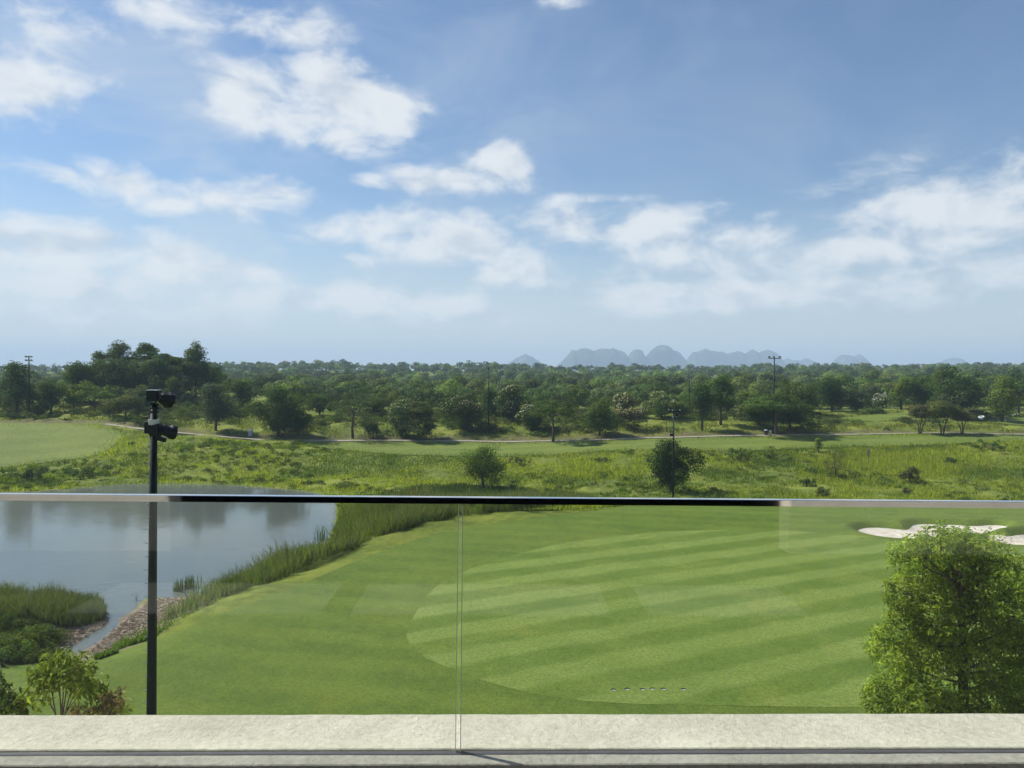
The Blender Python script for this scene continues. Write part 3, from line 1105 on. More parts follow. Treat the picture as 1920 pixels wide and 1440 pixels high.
def build_house():
    house = empty('clubhouse_balcony', (0, 3.0, -1.6))
    tag(house, 'cream plastered clubhouse balcony with rough stone coping under the glass', 'balcony')
    off = Vector((0, 3.0, -1.6))

    def part(mb, name, mat, par=house, smooth=False):
        mb.v = [tuple(Vector(v) - off) for v in mb.v]
        return mb.build(name, mat, par, smooth)

    def strip(name, y0, y1, dz, depth, mat, rag, seed):
        n = 900
        xs = np.linspace(A0[0], A1[0], n)
        zt = np.interp(xs, [A0[0], A1[0]], [A0[2], A1[2]]) + dz
        if hasattr(y1, '__len__'):
            y1 = np.interp(xs, [A0[0], A1[0]], y1)
        e1 = (fbm2(xs, xs * 0, seed, 5, 5.0) - .5) * rag
        e0 = (fbm2(xs, xs * 0, seed + 1, 5, 5.0) - .5) * rag
        ez = (fbm2(xs, xs * 0, seed + 2, 5, 9.0) - .5) * rag * .5
        rows = [np.stack([xs, y0 + e0, zt - depth], 1), np.stack([xs, y0 + e0, zt - .004], 1), np.stack([xs, y0 + .004 + e0, zt], 1)]
        for k in (.2, .4, .6, .8):
            rows.append(np.stack([xs, y0 + (y1 - y0) * k + xs * 0, zt + (fbm2(xs, xs * 0 + k * 9, seed + 3, 3, 4.0) - .5) * rag * .4], 1))
        rows += [np.stack([xs, y1 - .006 + e1, zt + ez], 1), np.stack([xs, y1 + e1, zt - .006 + ez], 1), np.stack([xs, y1 + e1, zt - depth], 1)]
        V = np.concatenate(rows) - np.array(off)
        Fc = [(r * n + i, r * n + i + 1, (r + 1) * n + i + 1, (r + 1) * n + i) for r in range(len(rows) - 1) for i in range(n - 1)]
        return obj(name, mesh_np(name, V, np.array(Fc), None, False), mat, house)

    def far_at(u, v, z):
        r = pix_dir(u, v)
        return float(z / r[2] * r[1])
    far = far_at(960, 1338, (A0[2] + A1[2]) / 2)
    f0, f1 = far_at(-280, 1340, E0[2]), far_at(2200, 1337, E1[2])
    strip('coping', GY + .012, (f0 - .6 * (f1 - f0), f1 + .6 * (f1 - f0)), 0, .40, M['plaster'], .006, 100)
    strip('glazing_gasket', GY - .022, GY + .008, -.006, .3, M['gasket'], .0035, 110)
    strip('inner_ledge', GY - .105, GY - .026, -.004, .07, M['plaster'], .005, 120)
    part(MB().box((-9, GY - .10, -2.4), (9, GY - .028, min(A0[2], A1[2]) - .076)), 'ledge_base', M['interior'])  # near-black colour stands in for shade on the ledge's inner face
    part(MB().box((-9, -.6, -1.95), (9, GY - .102, -1.6)), 'balcony_floor', M['deck'])
    for x0, x1 in ((-1.05, .65), (.9, 1.95), (-2.9, -1.25)):  # added plates: sunlit floor patches put into colour, mirrored in the glass
        part(MB().box((x0, .45, -1.599), (x1, 1.15, -1.588)), 'sunlit_floor_patch', M['lit_patch'])
    part(MB().box((-9, GY - .02, -12.8), (9, far - .05, min(A0[2], A1[2]) - .35)), 'outer_wall', M['facade'])
    part(MB().box((-9, -.85, -1.6), (-3.0, -.6, 2.6)), 'rear_wall', M['facade'])
    part(MB().box((2.44, -.85, -1.6), (9, -.6, 2.6)), 'rear_wall', M['facade'])
    part(MB().box((-3.0, -.85, 1.2), (2.44, -.6, 2.6)), 'lintel', M['facade'])
    room = MB()
    room.box((-3.6, -6.2, -1.9), (3.0, -6.0, 1.6)).box((-3.6, -6.0, -1.9), (-3.4, -.86, 1.6)).box((2.8, -6.0, -1.9), (3.0, -.86, 1.6))
    room.box((-3.4, -6.0, -1.9), (2.8, -.86, -1.62)).box((-3.4, -6.0, 1.4), (2.8, -.86, 1.6))
    part(room, 'room_interior', M['interior'])
    part(MB().box((-9.5, far, -5.2), (-2.2, 9.3, -4.4)), 'planting_terrace', M['facade'])


build_house()


def build_balustrade():
    root = empty('glass_balustrade', (0, GY, float(A0[2])))
    tag(root, 'frameless clear glass balustrade with a slim steel handrail along the coping', 'balustrade')
    off = np.array(root.location)
    # handrail
    m, t, out = material('brushed steel')
    c = t.coord()
    n = t.noise(t.v('MULTIPLY', c, (.6, 60, 60)), 3.0, 4, .6)
    rg_ = t.m('ADD', .02, t.m('MULTIPLY', n, .05))
    t.l.new(principled(t, (.66, .66, .645), rg_, 1.0), out.inputs[0])
    l, r = P(-280, 924.5, GY - .02), P(2200, 943.5, GY - .02)
    l, r = l - .6 * (r - l), r + .6 * (r - l)
    hgt = .0255
    pr = [(-.017, -hgt), (-.017, -.0015), (-.0155, 0), (.0155, 0), (.017, -.0015), (.017, -hgt)]
    V, n = [], 24
    for i in range(n):
        q = l + (r - l) * i / (n - 1)
        for dy, dz in pr:
            V.append((q[0] - off[0], dy, q[2] + dz - off[2]))
    k = len(pr)
    Fc = [(i * k + j, i * k + (j + 1) % k, (i + 1) * k + (j + 1) % k, (i + 1) * k + j) for i in range(n - 1) for j in range(k)]
    obj('handrail', mesh_np('handrail', np.array(V), np.array(Fc)), m, root)
    # panes
    g, t, out = material('balustrade glass')
    tr = t.n.new('ShaderNodeBsdfTransparent')
    tr.inputs[0].default_value = (.965, .978, .962, 1)
    gl = t.n.new('ShaderNodeBsdfGlossy')
    gl.inputs['Roughness'].default_value = .0
    gl.inputs[0].default_value = (.95, 1, .97, 1)
    geo = t.n.new('ShaderNodeNewGeometry')
    cs = t.m('ABSOLUTE', t.v('DOT_PRODUCT', geo.outputs['Incoming'], geo.outputs['Normal']))
    fr = t.m('ADD', .042, t.m('MULTIPLY', t.m('POWER', t.m('SUBTRACT', 1.0, cs), 5.0), .95))
    df = t.n.new('ShaderNodeBsdfDiffuse')
    df.inputs[0].default_value = (.8, .8, .76, 1)
    smear = t.smooth(t.noise(t.v('MULTIPLY', t.coord(), (1, 1, .6)), 2.2, 6, .6), .45, .85)
    a = t.mixs(t.m('ADD', .001, t.m('MULTIPLY', smear, .006)), tr.outputs[0], df.outputs[0])
    t.l.new(t.mixs(fr, a, gl.outputs[0]), out.inputs[0])
    e, t, out = material('polished glass edge')
    t.l.new(principled(t, (.62, .74, .60), .25, 0, .5), out.inputs[0])
    top_l, top_r = P(859.5, 940, GY), P(868.5, 940, GY)
    bot_l, bot_r = P(853.5, 1408, GY), P(864, 1408, GY)

    def ztop(x):
        return l[2] + (r[2] - l[2]) * (x - l[0]) / (r[0] - l[0]) - hgt + .004

    def zbot(x):
        return A0[2] + (A1[2] - A0[2]) * (x - A0[0]) / (A1[0] - A0[0]) - .03

    for (xt0, xb0, xt1, xb1) in ((l[0], l[0], top_l[0], bot_l[0]), (top_r[0], bot_r[0], r[0], r[0])):
        vs = []
        for dy in (-.006, .006):
            for x, top in ((xb0, 0), (xb1, 0), (xt1, 1), (xt0, 1)):
                vs.append((x - off[0], dy, (ztop(x) if top else zbot(x)) - off[2]))
        pane = MB().add(vs, [(0, 1, 2, 3), (7, 6, 5, 4), (1, 5, 6, 2), (4, 0, 3, 7)]).build('glass_pane', g, root)
        sgn = -1 if xt1 == top_l[0] else 1
        xb, xt = (xb1, xt1) if sgn < 0 else (xb0, xt0)
        w = .0026
        vs = []
        for dy in (-.0065, .0065):
            for x, top in ((xb, 0), (xb + w * (1 if sgn < 0 else -1), 0), (xt + w * (1 if sgn < 0 else -1), 1), (xt, 1)):
                vs.append((x - off[0], dy, (ztop(x) if top else zbot(x)) - off[2]))
        MB().add(vs, [(0, 1, 2, 3), (7, 6, 5, 4), (1, 5, 6, 2), (4, 0, 3, 7), (0, 4, 5, 1), (3, 2, 6, 7)]).build('pane_edge', e, pane)


build_balustrade()


# ------------------------------------------------------------------ floodlight poles
def drum(c, ax, rad, dep, n, parent, name, mat, lens=True):
    ax = Vector(ax).normalized()
    mb = MB().lathe(c, ax, [(-dep, rad * .45), (-dep * .8, rad * .62), (-dep * .25, rad * .8), (0, rad * .98), (dep * .5, rad), (dep * .55, rad * .9)], n)
    o = mb.build(name, mat, parent)
    if lens:
        MB().lathe(c, ax, [(dep * .5, rad * .88), (dep * .57, rad * .86), (dep * .6, rad * .5)], n).build('lens', M['lens'], o)
    return o


def near_pole():
    d = 24.0
    px = d / F
    top = P(288.5, 757, d)
    gx = P(286.8, 1337, d)
    x0 = float(gx[0]) - .06
    gz = float(H(np.array([x0]), np.array([d]))[0])
    root = empty('floodlight_pole', (x0, d, gz))
    tag(root, 'nearest dark green pole with two black floodlights above the pond edge', 'lamp post', 'floodlight poles')
    B = Vector((x0, d, gz))

    def L(u, v, dy=0.0):
        return Vector(P(u, v, d + dy)) - B
    tp = L(288.5, 755)
    hh = tp.z
    MB().tube([(0, 0, -.3), (0, 0, 0), tp * .5, tp], [.16, .155, .13, .105], 14).build('shaft', M['pole'], root, True)
    for v in (758, 765, 772):
        q = L(289, v)
        MB().tube([q - Vector((0, 0, .03)), q + Vector((0, 0, .03))], .135, 14).build('collar_band', M['pole'], root)
    mb = MB()
    z = hh - 1.45
    k = 0
    while z > 1.0:
        f = z / hh
        sx = tp.x * f
        r = .155 - .05 * f
        s = 1 if k % 2 else -1
        b = MB().tube([(sx - r * .8, -.05, z), (sx - r - .055, -.07, z)], .014, 6)
        b.tube([(sx - r - .055, -.07, z), (sx - r - .065, -.072, z)], .024, 6)
        b.build('step_bolt', M['galv'], root)
        z -= .42
        k += 1
    MB().tube([tp * .98 + Vector((.10, -.06, 0)), tp * .6 + Vector((.128, -.07, 0)), Vector((.15, -.08, .2))], .016, 6).build('cable', M['black'], root)
    # upper head: gear box and tilted octagonal floodlight
    c = L(289.5, 742)
    gb = MB().box((c.x - .185, c.y - .17, c.z - .17), (c.x + .17, c.y + .17, c.z + .17), .02).build('gear_box', M['housing'], root)
    MB().box((c.x - .20, c.y - .18, c.z + .165), (c.x + .18, c.y + .18, c.z + .185), .005).build('lid', M['galv'], gb)
    c2 = L(313, 749)
    dr = drum(c2, (.55, .78, -.30), .265, .26, 8, root, 'floodlight', M['housing'])
    q0, q1 = L(300, 756), L(307, 737)
    MB().obox((q0 + q1) / 2 + Vector((0, -.10, 0)), (q1 - q0) / 2, (.02, -.03, .01), (.045, .05, 0)).build('bracket', M['galv'], dr)
    MB().tube([L(291, 752), L(302, 750), c2 - Vector((.05, 0, 0))], .045, 8).build('arm', M['housing'], root)
    # lower head
    cc = L(288, 791.5)
    MB().tube([cc - Vector((0, 0, .09)), cc + Vector((0, 0, .09))], .165, 14).build('clamp', M['galv'], root)
    c3 = L(278.5, 801)
    MB().box((c3.x - .09, c3.y - .12, c3.z - .19), (c3.x + .09, c3.y + .12, c3.z + .17), .02).build('gear_box', M['housing'], root)
    c4 = L(292, 806)
    MB().box((c4.x - .16, c4.y - .16, c4.z - .20), (c4.x + .16, c4.y + .16, c4.z + .20), .03).build('mounting_box', M['housing'], root)
    c5 = L(305, 806)
    MB().box((c5.x - .13, c5.y - .13, c5.z - .14), (c5.x + .15, c5.y + .13, c5.z + .15), .03).build('gear_box', M['housing'], root)
    c6 = L(320, 810)
    drum(c6, (.72, .65, -.20), .225, .26, 18, root, 'floodlight', M['housing'])
    c7 = L(302.5, 823)
    MB().obox(c7, (.12, 0, -.035), (0, .09, 0), (.01, 0, .06)).build('bracket', M['pole'], root)
    q = L(311, 820)
    MB().obox(q, (.10, 0, .0), (0, .03, 0), (0, 0, .018)).build('bracket', M['galv'], root)


near_pole()


def far_pole(u, vb, vt, style, label, d=None, rad=.10):
    b = G(u, vb) if d is None else np.array([*P(u, vb, d)[:2], 0])
    b[2] = float(H(np.array([b[0]]), np.array([b[1]]))[0])
    topz = P(u, vt, b[1])[2]
    hh = float(topz - b[2])
    s = b[1] / F
    root = empty('floodlight_pole', tuple(b))
    tag(root, label, 'lamp post', 'floodlight poles')
    MB().tube([(0, 0, -.3), (0, 0, hh * .5), (0, 0, hh)], [rad * 1.25, rad, rad * .75], 10).build('shaft', M['pole'], root, True)

    def head(x, z, ax, r):
        drum((x, -.12, z), ax, r, r * .9, 10, root, 'floodlight', M['housing'])
    if style == 'tee':
        w = 10.5 * s
        MB().box((-w, -.05, hh - .22), (w, .05, hh - .12), .01).build('crossbar', M['pole'], root)
        for x, ax in ((-w + .05, (-.5, -.6, -.6)), (-.12, (-.1, -.8, -.6)), (w - .05, (.4, -.7, -.6))):
            head(x, hh + .02, ax, 2.4 * s)
    elif style == 'tee_low':
        MB().box((-10 * s, -.05, hh - .25), (11 * s, .05, hh - .14), .01).build('crossbar', M['pole'], root)
        for x, z in ((-9.5 * s, hh + .03), (-2.5 * s, hh - .02), (11 * s, hh), (-2.0 * s, hh - 13 * s)):
            head(x, z, (-.5, -.75, -.35), 2.0 * s)
        MB().box((3 * s, -.15, hh - 12 * s), (8 * s, .15, hh - 8 * s), .02).build('gear_box', M['housing'], root)
        MB().box((-7 * s, -.15, hh - 50 * s), (-1 * s, .15, hh - 45 * s), .02).build('gear_box', M['housing'], root)
    elif style == 'double':
        for z in (hh - .1, hh - 8 * s):
            MB().box((-7 * s, -.05, z - .06), (7 * s, .05, z + .06), .01).build('crossbar', M['pole'], root)
            for k in range(3):
                head((-5.2 + 5.2 * k) * s, z + .05, (-.3 + .3 * k, -.7, -.5), 1.9 * s)
    else:
        MB().box((-8 * s, -.05, hh - .3), (8 * s, .05, hh - .2), .01).build('crossbar', M['pole'], root)
        for k, x in enumerate((-7, -3, 3.5, 7.5)):
            head(x * s, hh - (.05 if k % 2 else .3), (-.3 + .2 * k, -.7, -.5), 1.9 * s)


far_pole(55, 786, 668, 'double', 'far pole with two stacked rows of floodlights beside the leftmost dark tree', d=125)
far_pole(916, 806, 687, 'cluster', 'thin far pole with clustered floodlights between flowering trees near the middle')
far_pole(1262, 938, 768, 'tee_low', 'slim pole with pale lamps standing before the dense dark round tree', d=73, rad=.075)
far_pole(1292, 790, 700, 'double', 'faint thin pole with two lamp rows rising out of the woodland', d=140, rad=.08)
far_pole(1450.5, 815, 670, 'tee', 'tall far pole with three floodlights on a crossbar beside the spreading tree')


# ------------------------------------------------------------------ trees standing apart
def T(u, vb, vt, w, kind, tint, label, seed, stems=1, flower=None, d=None, group='trees along the cart path', name=None, cover=1.0, cat='tree', leaf=None):
    b = G(u, vb) if d is None else np.array([*P(u, vb, d)[:2], 0.0])
    b[2] = float(H(np.array([b[0]]), np.array([b[1]]))[0])
    hh = float(P(u, vt, b[1])[2] - b[2])
    wd = 1.2 * w * b[1] / F
    nm = name or {'round': 'broadleaf_tree', 'blossom': 'flowering_tree', 'dome': 'domed_tree', 'slender': 'slender_tree', 'umbrella': 'spreading_tree',
                  'tier': 'tiered_tree', 'airy': 'feathery_tree', 'bush': 'shrub'}[kind]
    return tree(nm, tuple(b), hh, wd, kind, tint, label, cat, group, stems, leaf, flower, seed, cover)


CREAM, PINK = ((.42, .42, .27), 26), ((.42, .33, .24), 22)
GH = 'trees on the wooded knoll'
T(32, 786, 673, 64, 'round', (.066, .108, .026), 'tall dark round tree at the left frame edge beside a floodlight pole', 1, d=127)
T(95, 786, 706, 48, 'round', 'mid', 'bushy tree just right of the leftmost floodlight pole', 2, d=130)
T(78, 777, 746, 32, 'round', 'olive', 'small round tree on a thin trunk above the smooth left mound', 3, d=125)
T(146, 760, 669, 58, 'round', 'mid', 'leafy tree on the left shoulder of the wooded knoll', 4, d=142, group=GH)
T(138, 786, 713, 60, 'round', 'lite', 'paler loose tree below the left shoulder of the knoll', 5, d=133, group=GH)
T(190, 740, 642, 48, 'round', 'mid', 'leftmost of the tall trees crowning the knoll', 6, d=152, group=GH, cover=.8)
T(225, 740, 640, 46, 'slender', 'mid', 'tall narrow tree crowning the knoll between two broader crowns', 7, d=155, group=GH, cover=.8)
T(272, 740, 640, 66, 'umbrella', 'mid', 'tall tree with a broad flat gappy crown on the knoll top', 8, d=156, group=GH)
T(205, 755, 668, 62, 'round', (.078, .118, .030), 'dense dark tree filling the left middle of the knoll', 9, d=145, group=GH)
T(252, 755, 674, 56, 'round', (.078, .118, .030), 'dense dark tree in the middle of the knoll beneath the flat crown', 10, d=146, group=GH)
T(318, 757, 659, 92, 'umbrella', (.078, .118, .030), 'wide umbrella shaped dark tree at the right of the knoll', 11, d=146, group=GH, cover=1.3)
T(322, 762, 690, 84, 'round', (.078, .118, .030), 'dark understorey tree beneath the wide umbrella crown on the knoll', 12, d=148, group=GH)
T(366, 745, 642, 40, 'slender', (.078, .118, .030), 'tall narrow dark tree standing highest at the right of the knoll', 13, d=150, group=GH)
T(392, 757, 672, 46, 'round', (.078, .118, .030), 'dark tree closing the right end of the knoll', 14, d=148, group=GH)
T(177, 785, 722, 60, 'umbrella', 'lite', 'light green layered tree in front of the knoll', 15, d=129, group=GH)
T(205, 790, 748, 50, 'bush', (.078, .118, .030), 'dark bushy tree at the foot of the knoll behind the mound', 16, d=124, group=GH)
T(262, 782, 723, 56, 'round', 'olive', 'olive round tree behind the smaller one near the nearest pole', 17, d=131)
T(236, 786, 743, 54, 'dome', 'olive', 'small olive domed tree with a short trunk left of the nearest pole', 18)
T(404, 806, 724, 54, 'slender', 'grey', 'greyish slender tree right of the near pole above the cart path', 19)
T(322, 742, 700, 24, 'bush', 'lite', 'small light green bushy tree low on the knoll', 20, d=140, group=GH)
T(450, 788, 712, 50, 'round', 'mid', 'mid green tree behind the slender greyish tree', 21, d=140)
T(523, 818, 716, 82, 'round', (.066, .108, .026), 'large dark tree casting deep shade on the path near the grey cabinet', 22)
T(560, 815, 765, 34, 'round', (.066, .108, .026), 'small dark tree tucked against the large dark one by the path', 23, d=118)
T(600, 792, 735, 52, 'round', 'mid', 'bushy green tree between the large dark tree and feathery tree', 24, d=132)
T(662, 822, 733, 72, 'airy', 'grey', 'grey green feathery tree with wispy drooping foliage by the path', 25)
T(700, 820, 786, 44, 'bush', 'dark', 'dark round shrub beneath the feathery tree at the path edge', 26, cat='shrub')
T(754, 818, 745, 64, 'blossom', 'dark', 'cream flowering round tree left of the tiered tree', 27, flower=CREAM)
T(786, 825, 752, 70, 'tier', 'olive', 'dark tiered tree with level branches in front of the cream blossoms', 28)
T(700, 797, 735, 54, 'round', 'mid', 'rounded green tree behind the dark shrub and feathery tree', 29, d=135)
T(876, 806, 737, 72, 'blossom', 'dark', 'broad flowering tree with pinkish patches left of the clustered lamp pole', 30, flower=PINK)
T(958, 787, 722, 58, 'blossom', 'dark', 'cream flowering tree highest up right of the clustered lamp pole', 31, flower=CREAM, d=131)
T(920, 795, 730, 44, 'round', 'dark', 'deep green tree just behind the clustered lamp pole', 32, d=134)
T(996, 810, 752, 54, 'blossom', 'dark', 'low flowering tree at the left of the tall spreading tree', 33, flower=CREAM)
T(1037, 829, 741, 80, 'umbrella', 'mid', 'spreading tree on a tall bare trunk throwing shade across the fairway', 34, cover=.7)
T(1124, 818, 748, 56, 'round', 'mid', 'compact round green tree on a short trunk right of the spreading tree', 35)
T(1166, 787, 735, 44, 'blossom', 'olive', 'pale topped tree behind the small twin stemmed blossom tree', 36, flower=CREAM, d=131)
T(1174, 806, 764, 54, 'dome', 'brown', 'small pale blossom tree on forked stems in the open bank', 37, stems=2, flower=((.42, .40, .24), 14), cover=.6)
T(1240, 790, 732, 58, 'blossom', 'lite', 'light green flowering tree behind the slim pole lamps', 38, flower=CREAM, d=130)
T(1276, 786, 750, 30, 'round', 'lite', 'small rounded light green tree right of the slim pole lamps', 39, d=130)
T(1316, 806, 718, 46, 'slender', 'dark', 'slender dark tree on a thin trunk, the nearer of a pair', 40)
T(1352, 797, 702, 48, 'slender', 'mid', 'taller slender tree, the farther of a pair by the path', 41)
T(1405, 795, 732, 62, 'umbrella', 'lite', 'light topped tree between the slender pair and the crossbar pole', 42, d=130)
T(1455, 816, 737, 118, 'umbrella', 'mid', 'very wide spreading tree under the three lamp crossbar pole', 43, cover=1.1)
T(1481, 806, 745, 82, 'round', 'dark', 'dark tree right behind the very wide spreading tree', 44)
T(1500, 792, 704, 92, 'round', 'mid', 'big green crown rising behind the very wide spreading tree', 45, d=136)
T(1425, 790, 748, 50, 'round', 'dark', 'dark low crown filling the left under the very wide spreading tree', 46, d=124)
T(1725, 814, 754, 46, 'dome', 'brown', 'leftmost of three brownish domed trees on the fairway edge', 47, stems=3, group='three domed trees on the fairway')
T(1767, 814, 748, 54, 'dome', 'olive', 'middle and tallest of three domed trees on the fairway edge', 48, stems=3, group='three domed trees on the fairway')
T(1804, 814, 762, 44, 'dome', 'brown', 'rightmost of three brownish domed trees on the fairway edge', 49, stems=3, group='three domed trees on the fairway')
T(1800, 790, 684, 118, 'round', 'dark', 'huge dark tree rising behind the three domed trees', 50, d=137)
T(1878, 791, 706, 52, 'slender', 'lite', 'light green tree on a thick bare trunk beside the far bunker', 51)
T(1910, 785, 716, 60, 'umbrella', 'mid', 'spreading tree at the right frame edge behind the far bunker', 52, d=146)
T(1690, 770, 701, 46, 'round', 'fresh', 'bright yellow green tree in the woodland edge above the tee', 53, d=150)
T(1655, 772, 735, 26, 'blossom', 'mid', 'small pale flowering tree at the woodland foot above the tee', 54, flower=((.38, .40, .33), 20), d=148)
T(1605, 775, 727, 36, 'round', 'grey', 'greyish round shrubby tree at the woodland foot left of the tee', 55, d=142)
T(1560, 775, 700, 60, 'round', 'dark', 'dark rounded tree at the woodland edge right of the wide spreading tree', 56, d=144)
T(1740, 770, 700, 60, 'round', 'mid', 'green crown in the woodland edge behind the leftmost domed tree', 57, d=150)
T(907, 921, 831, 92, 'round', 'lite', 'lone light green tree at the pond end behind the handrail', 58, group='lone trees on the rough slope', leaf=.2, cover=.75)
T(1258, 932, 820, 84, 'bush', (.030, .056, .013), 'dense dark round tree on the rough slope behind a slim pole', 59, d=80, group='lone trees on the rough slope', leaf=.2, name='broadleaf_tree', cover=1.3)
SG = 'shrubs on the rough slope'
T(1534.5, 851, 822, 15, 'slender', 'fresh', 'tiny bright sapling at the fairway edge', 60, group=SG, name='sapling', leaf=.2, cover=.8)
T(1566, 896, 845, 42, 'airy', 'brown', 'airy greyish shrub with pale tips amid the rough grass', 61, group=SG, name='shrub', cat='shrub', leaf=.15, cover=.9)
T(1706, 905, 873, 36, 'bush', 'brown', 'rounded brownish shrub right of the airy one', 62, group=SG, cat='shrub')
T(1512, 915, 893, 34, 'bush', 'dark', 'low dark shrub below and left of the airy shrub', 63, group=SG, cat='shrub')
T(1520, 888, 876, 32, 'bush', 'mid', 'flat green shrub left of the airy shrub', 64, group=SG, cat='shrub')
T(1542, 933, 912, 34, 'bush', 'olive', 'olive shrub close above the handrail right of the big dark tree', 65, group=SG, cat='shrub')
T(1390, 862, 839, 74, 'bush', 'mid', 'broad green thicket at the fairway edge right of the dense dark tree', 66, group=SG, cat='shrub')
T(1445, 862, 846, 36, 'bush', 'mid', 'smaller green thicket at the fairway edge beneath the crossbar pole', 67, group=SG, cat='shrub')
T(1860, 848, 825, 90, 'bush', 'mid', 'broad green thicket below the path at the right frame edge', 68, group=SG, cat='shrub')
T(1785, 872, 858, 34, 'bush', 'dark', 'dark low shrub left below the right edge thicket', 69, group=SG, cat='shrub')
T(1700, 926, 914, 24, 'bush', 'brown', 'small brownish shrub low on the slope above the handrail at right', 70, group=SG, cat='shrub')
T(1130, 868, 856, 40, 'bush', 'olive', 'low olive shrub on the slope between the two lone trees', 71, group=SG, cat='shrub')
T(975, 872, 856, 50, 'bush', 'olive', 'low olive shrub right beside the lone light green tree', 72, group=SG, cat='shrub')
T(60, 904, 872, 90, 'bush', 'mid', 'spreading green thicket above the far pond shore at left', 73, group=SG, cat='shrub')
T(150, 900, 872, 80, 'bush', 'mid', 'green thicket tapering right along the far pond shore', 74, group=SG, cat='shrub')


def dead_stem():
    b = G(1628, 870)
    s = b[1] / F
    root = empty('dead_sapling', tuple(b))
    tag(root, 'bare twiggy dead sapling amid bright tall grass', 'sapling')
    MB().tube([(0, 0, -.2), (.05, 0, 14 * s), (-.1, 0, 22 * s)], [.10, .07, .05], 6).build('trunk', M['deadwood'], root)
    for a, b_, c in ((14, -4, 30), (17, 4, 33), (20, -3, 36), (20, 2, 35), (10, 5, 24)):
        MB().tube([(0, 0, a * s), (b_ * .6 * s, .1, (a + c) / 2 * s), (b_ * s, .15, c * s)], [.05, .03, .015], 5).build('branch', M['deadwood'], root)


dead_stem()


# ------------------------------------------------------------------ woodland mass behind
def in_view(x, y, pad=4.0):
    return np.abs(x) < y * .76 + pad


def build_woodland():
    rg = np.random.default_rng(77)
    VV, FF, CC = [], [], []
    nv = 0
    tin = [G_TINTS[k] for k in ('dark', 'mid', 'mid', 'dark', 'olive', 'lite', 'grey')]

    def put(x, y, zg, hh, wd, leaf, nl, halfonly, tint):
        nonlocal nv
        z0 = zg
        R = wd / 2
        p = rg.normal(size=(nl, 3))
        p /= np.linalg.norm(p, axis=1)[:, None]
        p *= (rg.random((nl, 1)) ** .5) * .72
        if halfonly:
            p[:, 2] = np.abs(p[:, 2]) * 1.25 - .3
        cz, hz = (hh * .42, hh * .44) if halfonly else (hh * .58, hh * .4)
        c = np.stack([p[:, 0] * R, p[:, 1] * R, cz + p[:, 2] * hz], 1)
        r = np.minimum(R, hz) * rg.uniform(.42, .68, nl)
        cnt = np.maximum(6, (4 * math.pi * r ** 2 * (.5 if halfonly else .72) / (leaf * leaf * .5) * .85).astype(int))
        idx = np.repeat(np.arange(nl), cnt)
        n = len(idx)
        d = rg.normal(size=(n, 3))
        d[:, 2] = d[:, 2] + .3
        if halfonly:
            d[:, 2] = np.where(d[:, 2] < -.5, -d[:, 2], d[:, 2])
        d[:, 1] -= .35
        d /= np.linalg.norm(d, axis=1)[:, None]
        pos = c[idx] + d * (r[idx] * rg.uniform(.8, 1.12, n))[:, None] * np.array([1, 1, .82])
        k = (rg.uniform(.75, 1.25, nl)[idx] * rg.uniform(.75, 1.3, n))[:, None]
        col = np.array(tint)[None] * k
        V, Fc, C = leaf_quads(pos + np.array([x, y, z0]), d + rg.normal(size=(n, 3)) * .3 + np.array([0, 0, .15]), np.full(n, leaf), .66, col, rg, .1)
        VV.append(V)
        FF.append(Fc + nv)
        CC.append(C)
        nv += len(V)

    # target height of the canopy in the view, by distance
    sites = []
    y = 133.0
    while y < 235:
        for x in np.arange(-y * .80 - 6, y * .80 + 6, 7.6):
            xx, yy = x + rg.normal(0, 2.0), y + rg.normal(0, 2.2)
            u = 960 + xx / yy * F
            if yy < 140 and 700 < u < 1400:
                continue
            if (1545 < u < 1770 and yy < 152) or (u > 1835 and yy < 154) or (430 < u < 620 and yy < 146):
                continue
            if 20 < u < 150 and 140 < yy and rg.random() < .5:
                continue
            sites.append((xx, yy, u, 0))
        y += 8.5
    y = 240.0
    while y < 740:
        for x in np.arange(-y * .80, y * .80, 10.0 + (y - 240) * .012):
            xx, yy = x + rg.normal(0, 3), y + rg.normal(0, 4)
            sites.append((xx, yy, 960 + xx / yy * F, 1))
        y += 12 + (y - 240) * .028
    sites = np.array(sites)
    zg = H(sites[:, 0], sites[:, 1])
    ridge = fbm2(sites[:, 2] * .011, sites[:, 2] * 0 + 3.0, 5, 3, 1.0)
    for (xx, yy, u, far), z0, rd in zip(sites, zg, ridge):
        v = np.interp(yy, [130, 150, 180, 230, 300, 450, 600, 740], [752, 733, 718, 706, 698, 690, 683, 678]) + rg.normal(0, 6 if yy < 240 else 3.0)
        if u > 1250:
            v -= np.interp(u, [1250, 1500, 1920], [0, 8, 14]) * (1 if yy < 560 else .5)
        if yy > 520:
            v -= 16 * (rd - .45)
        if u < 240 and yy > 160:
            v += 6
        hh = float(np.clip((695 - v) / F * yy - z0, 3.5, 13))
        tint = np.array(tin[rg.integers(len(tin))]) * rg.choice([.65, .85, 1.05, 1.3, 1.55])
        if far:
            put(xx, yy, z0, hh, rg.uniform(8, 13), .0023 * yy, 7, True, tint)
        else:
            put(xx, yy, z0, hh, rg.uniform(6.5, 11), .0027 * yy, 12, False, tint)
    o = obj('woodland', mesh_np('woodland', np.concatenate(VV), np.concatenate(FF), np.concatenate(CC)), M['leaf'])
    tag(o, 'dense dark green woodland covering the low hills behind the course', 'woodland', kind='stuff')


build_woodland()


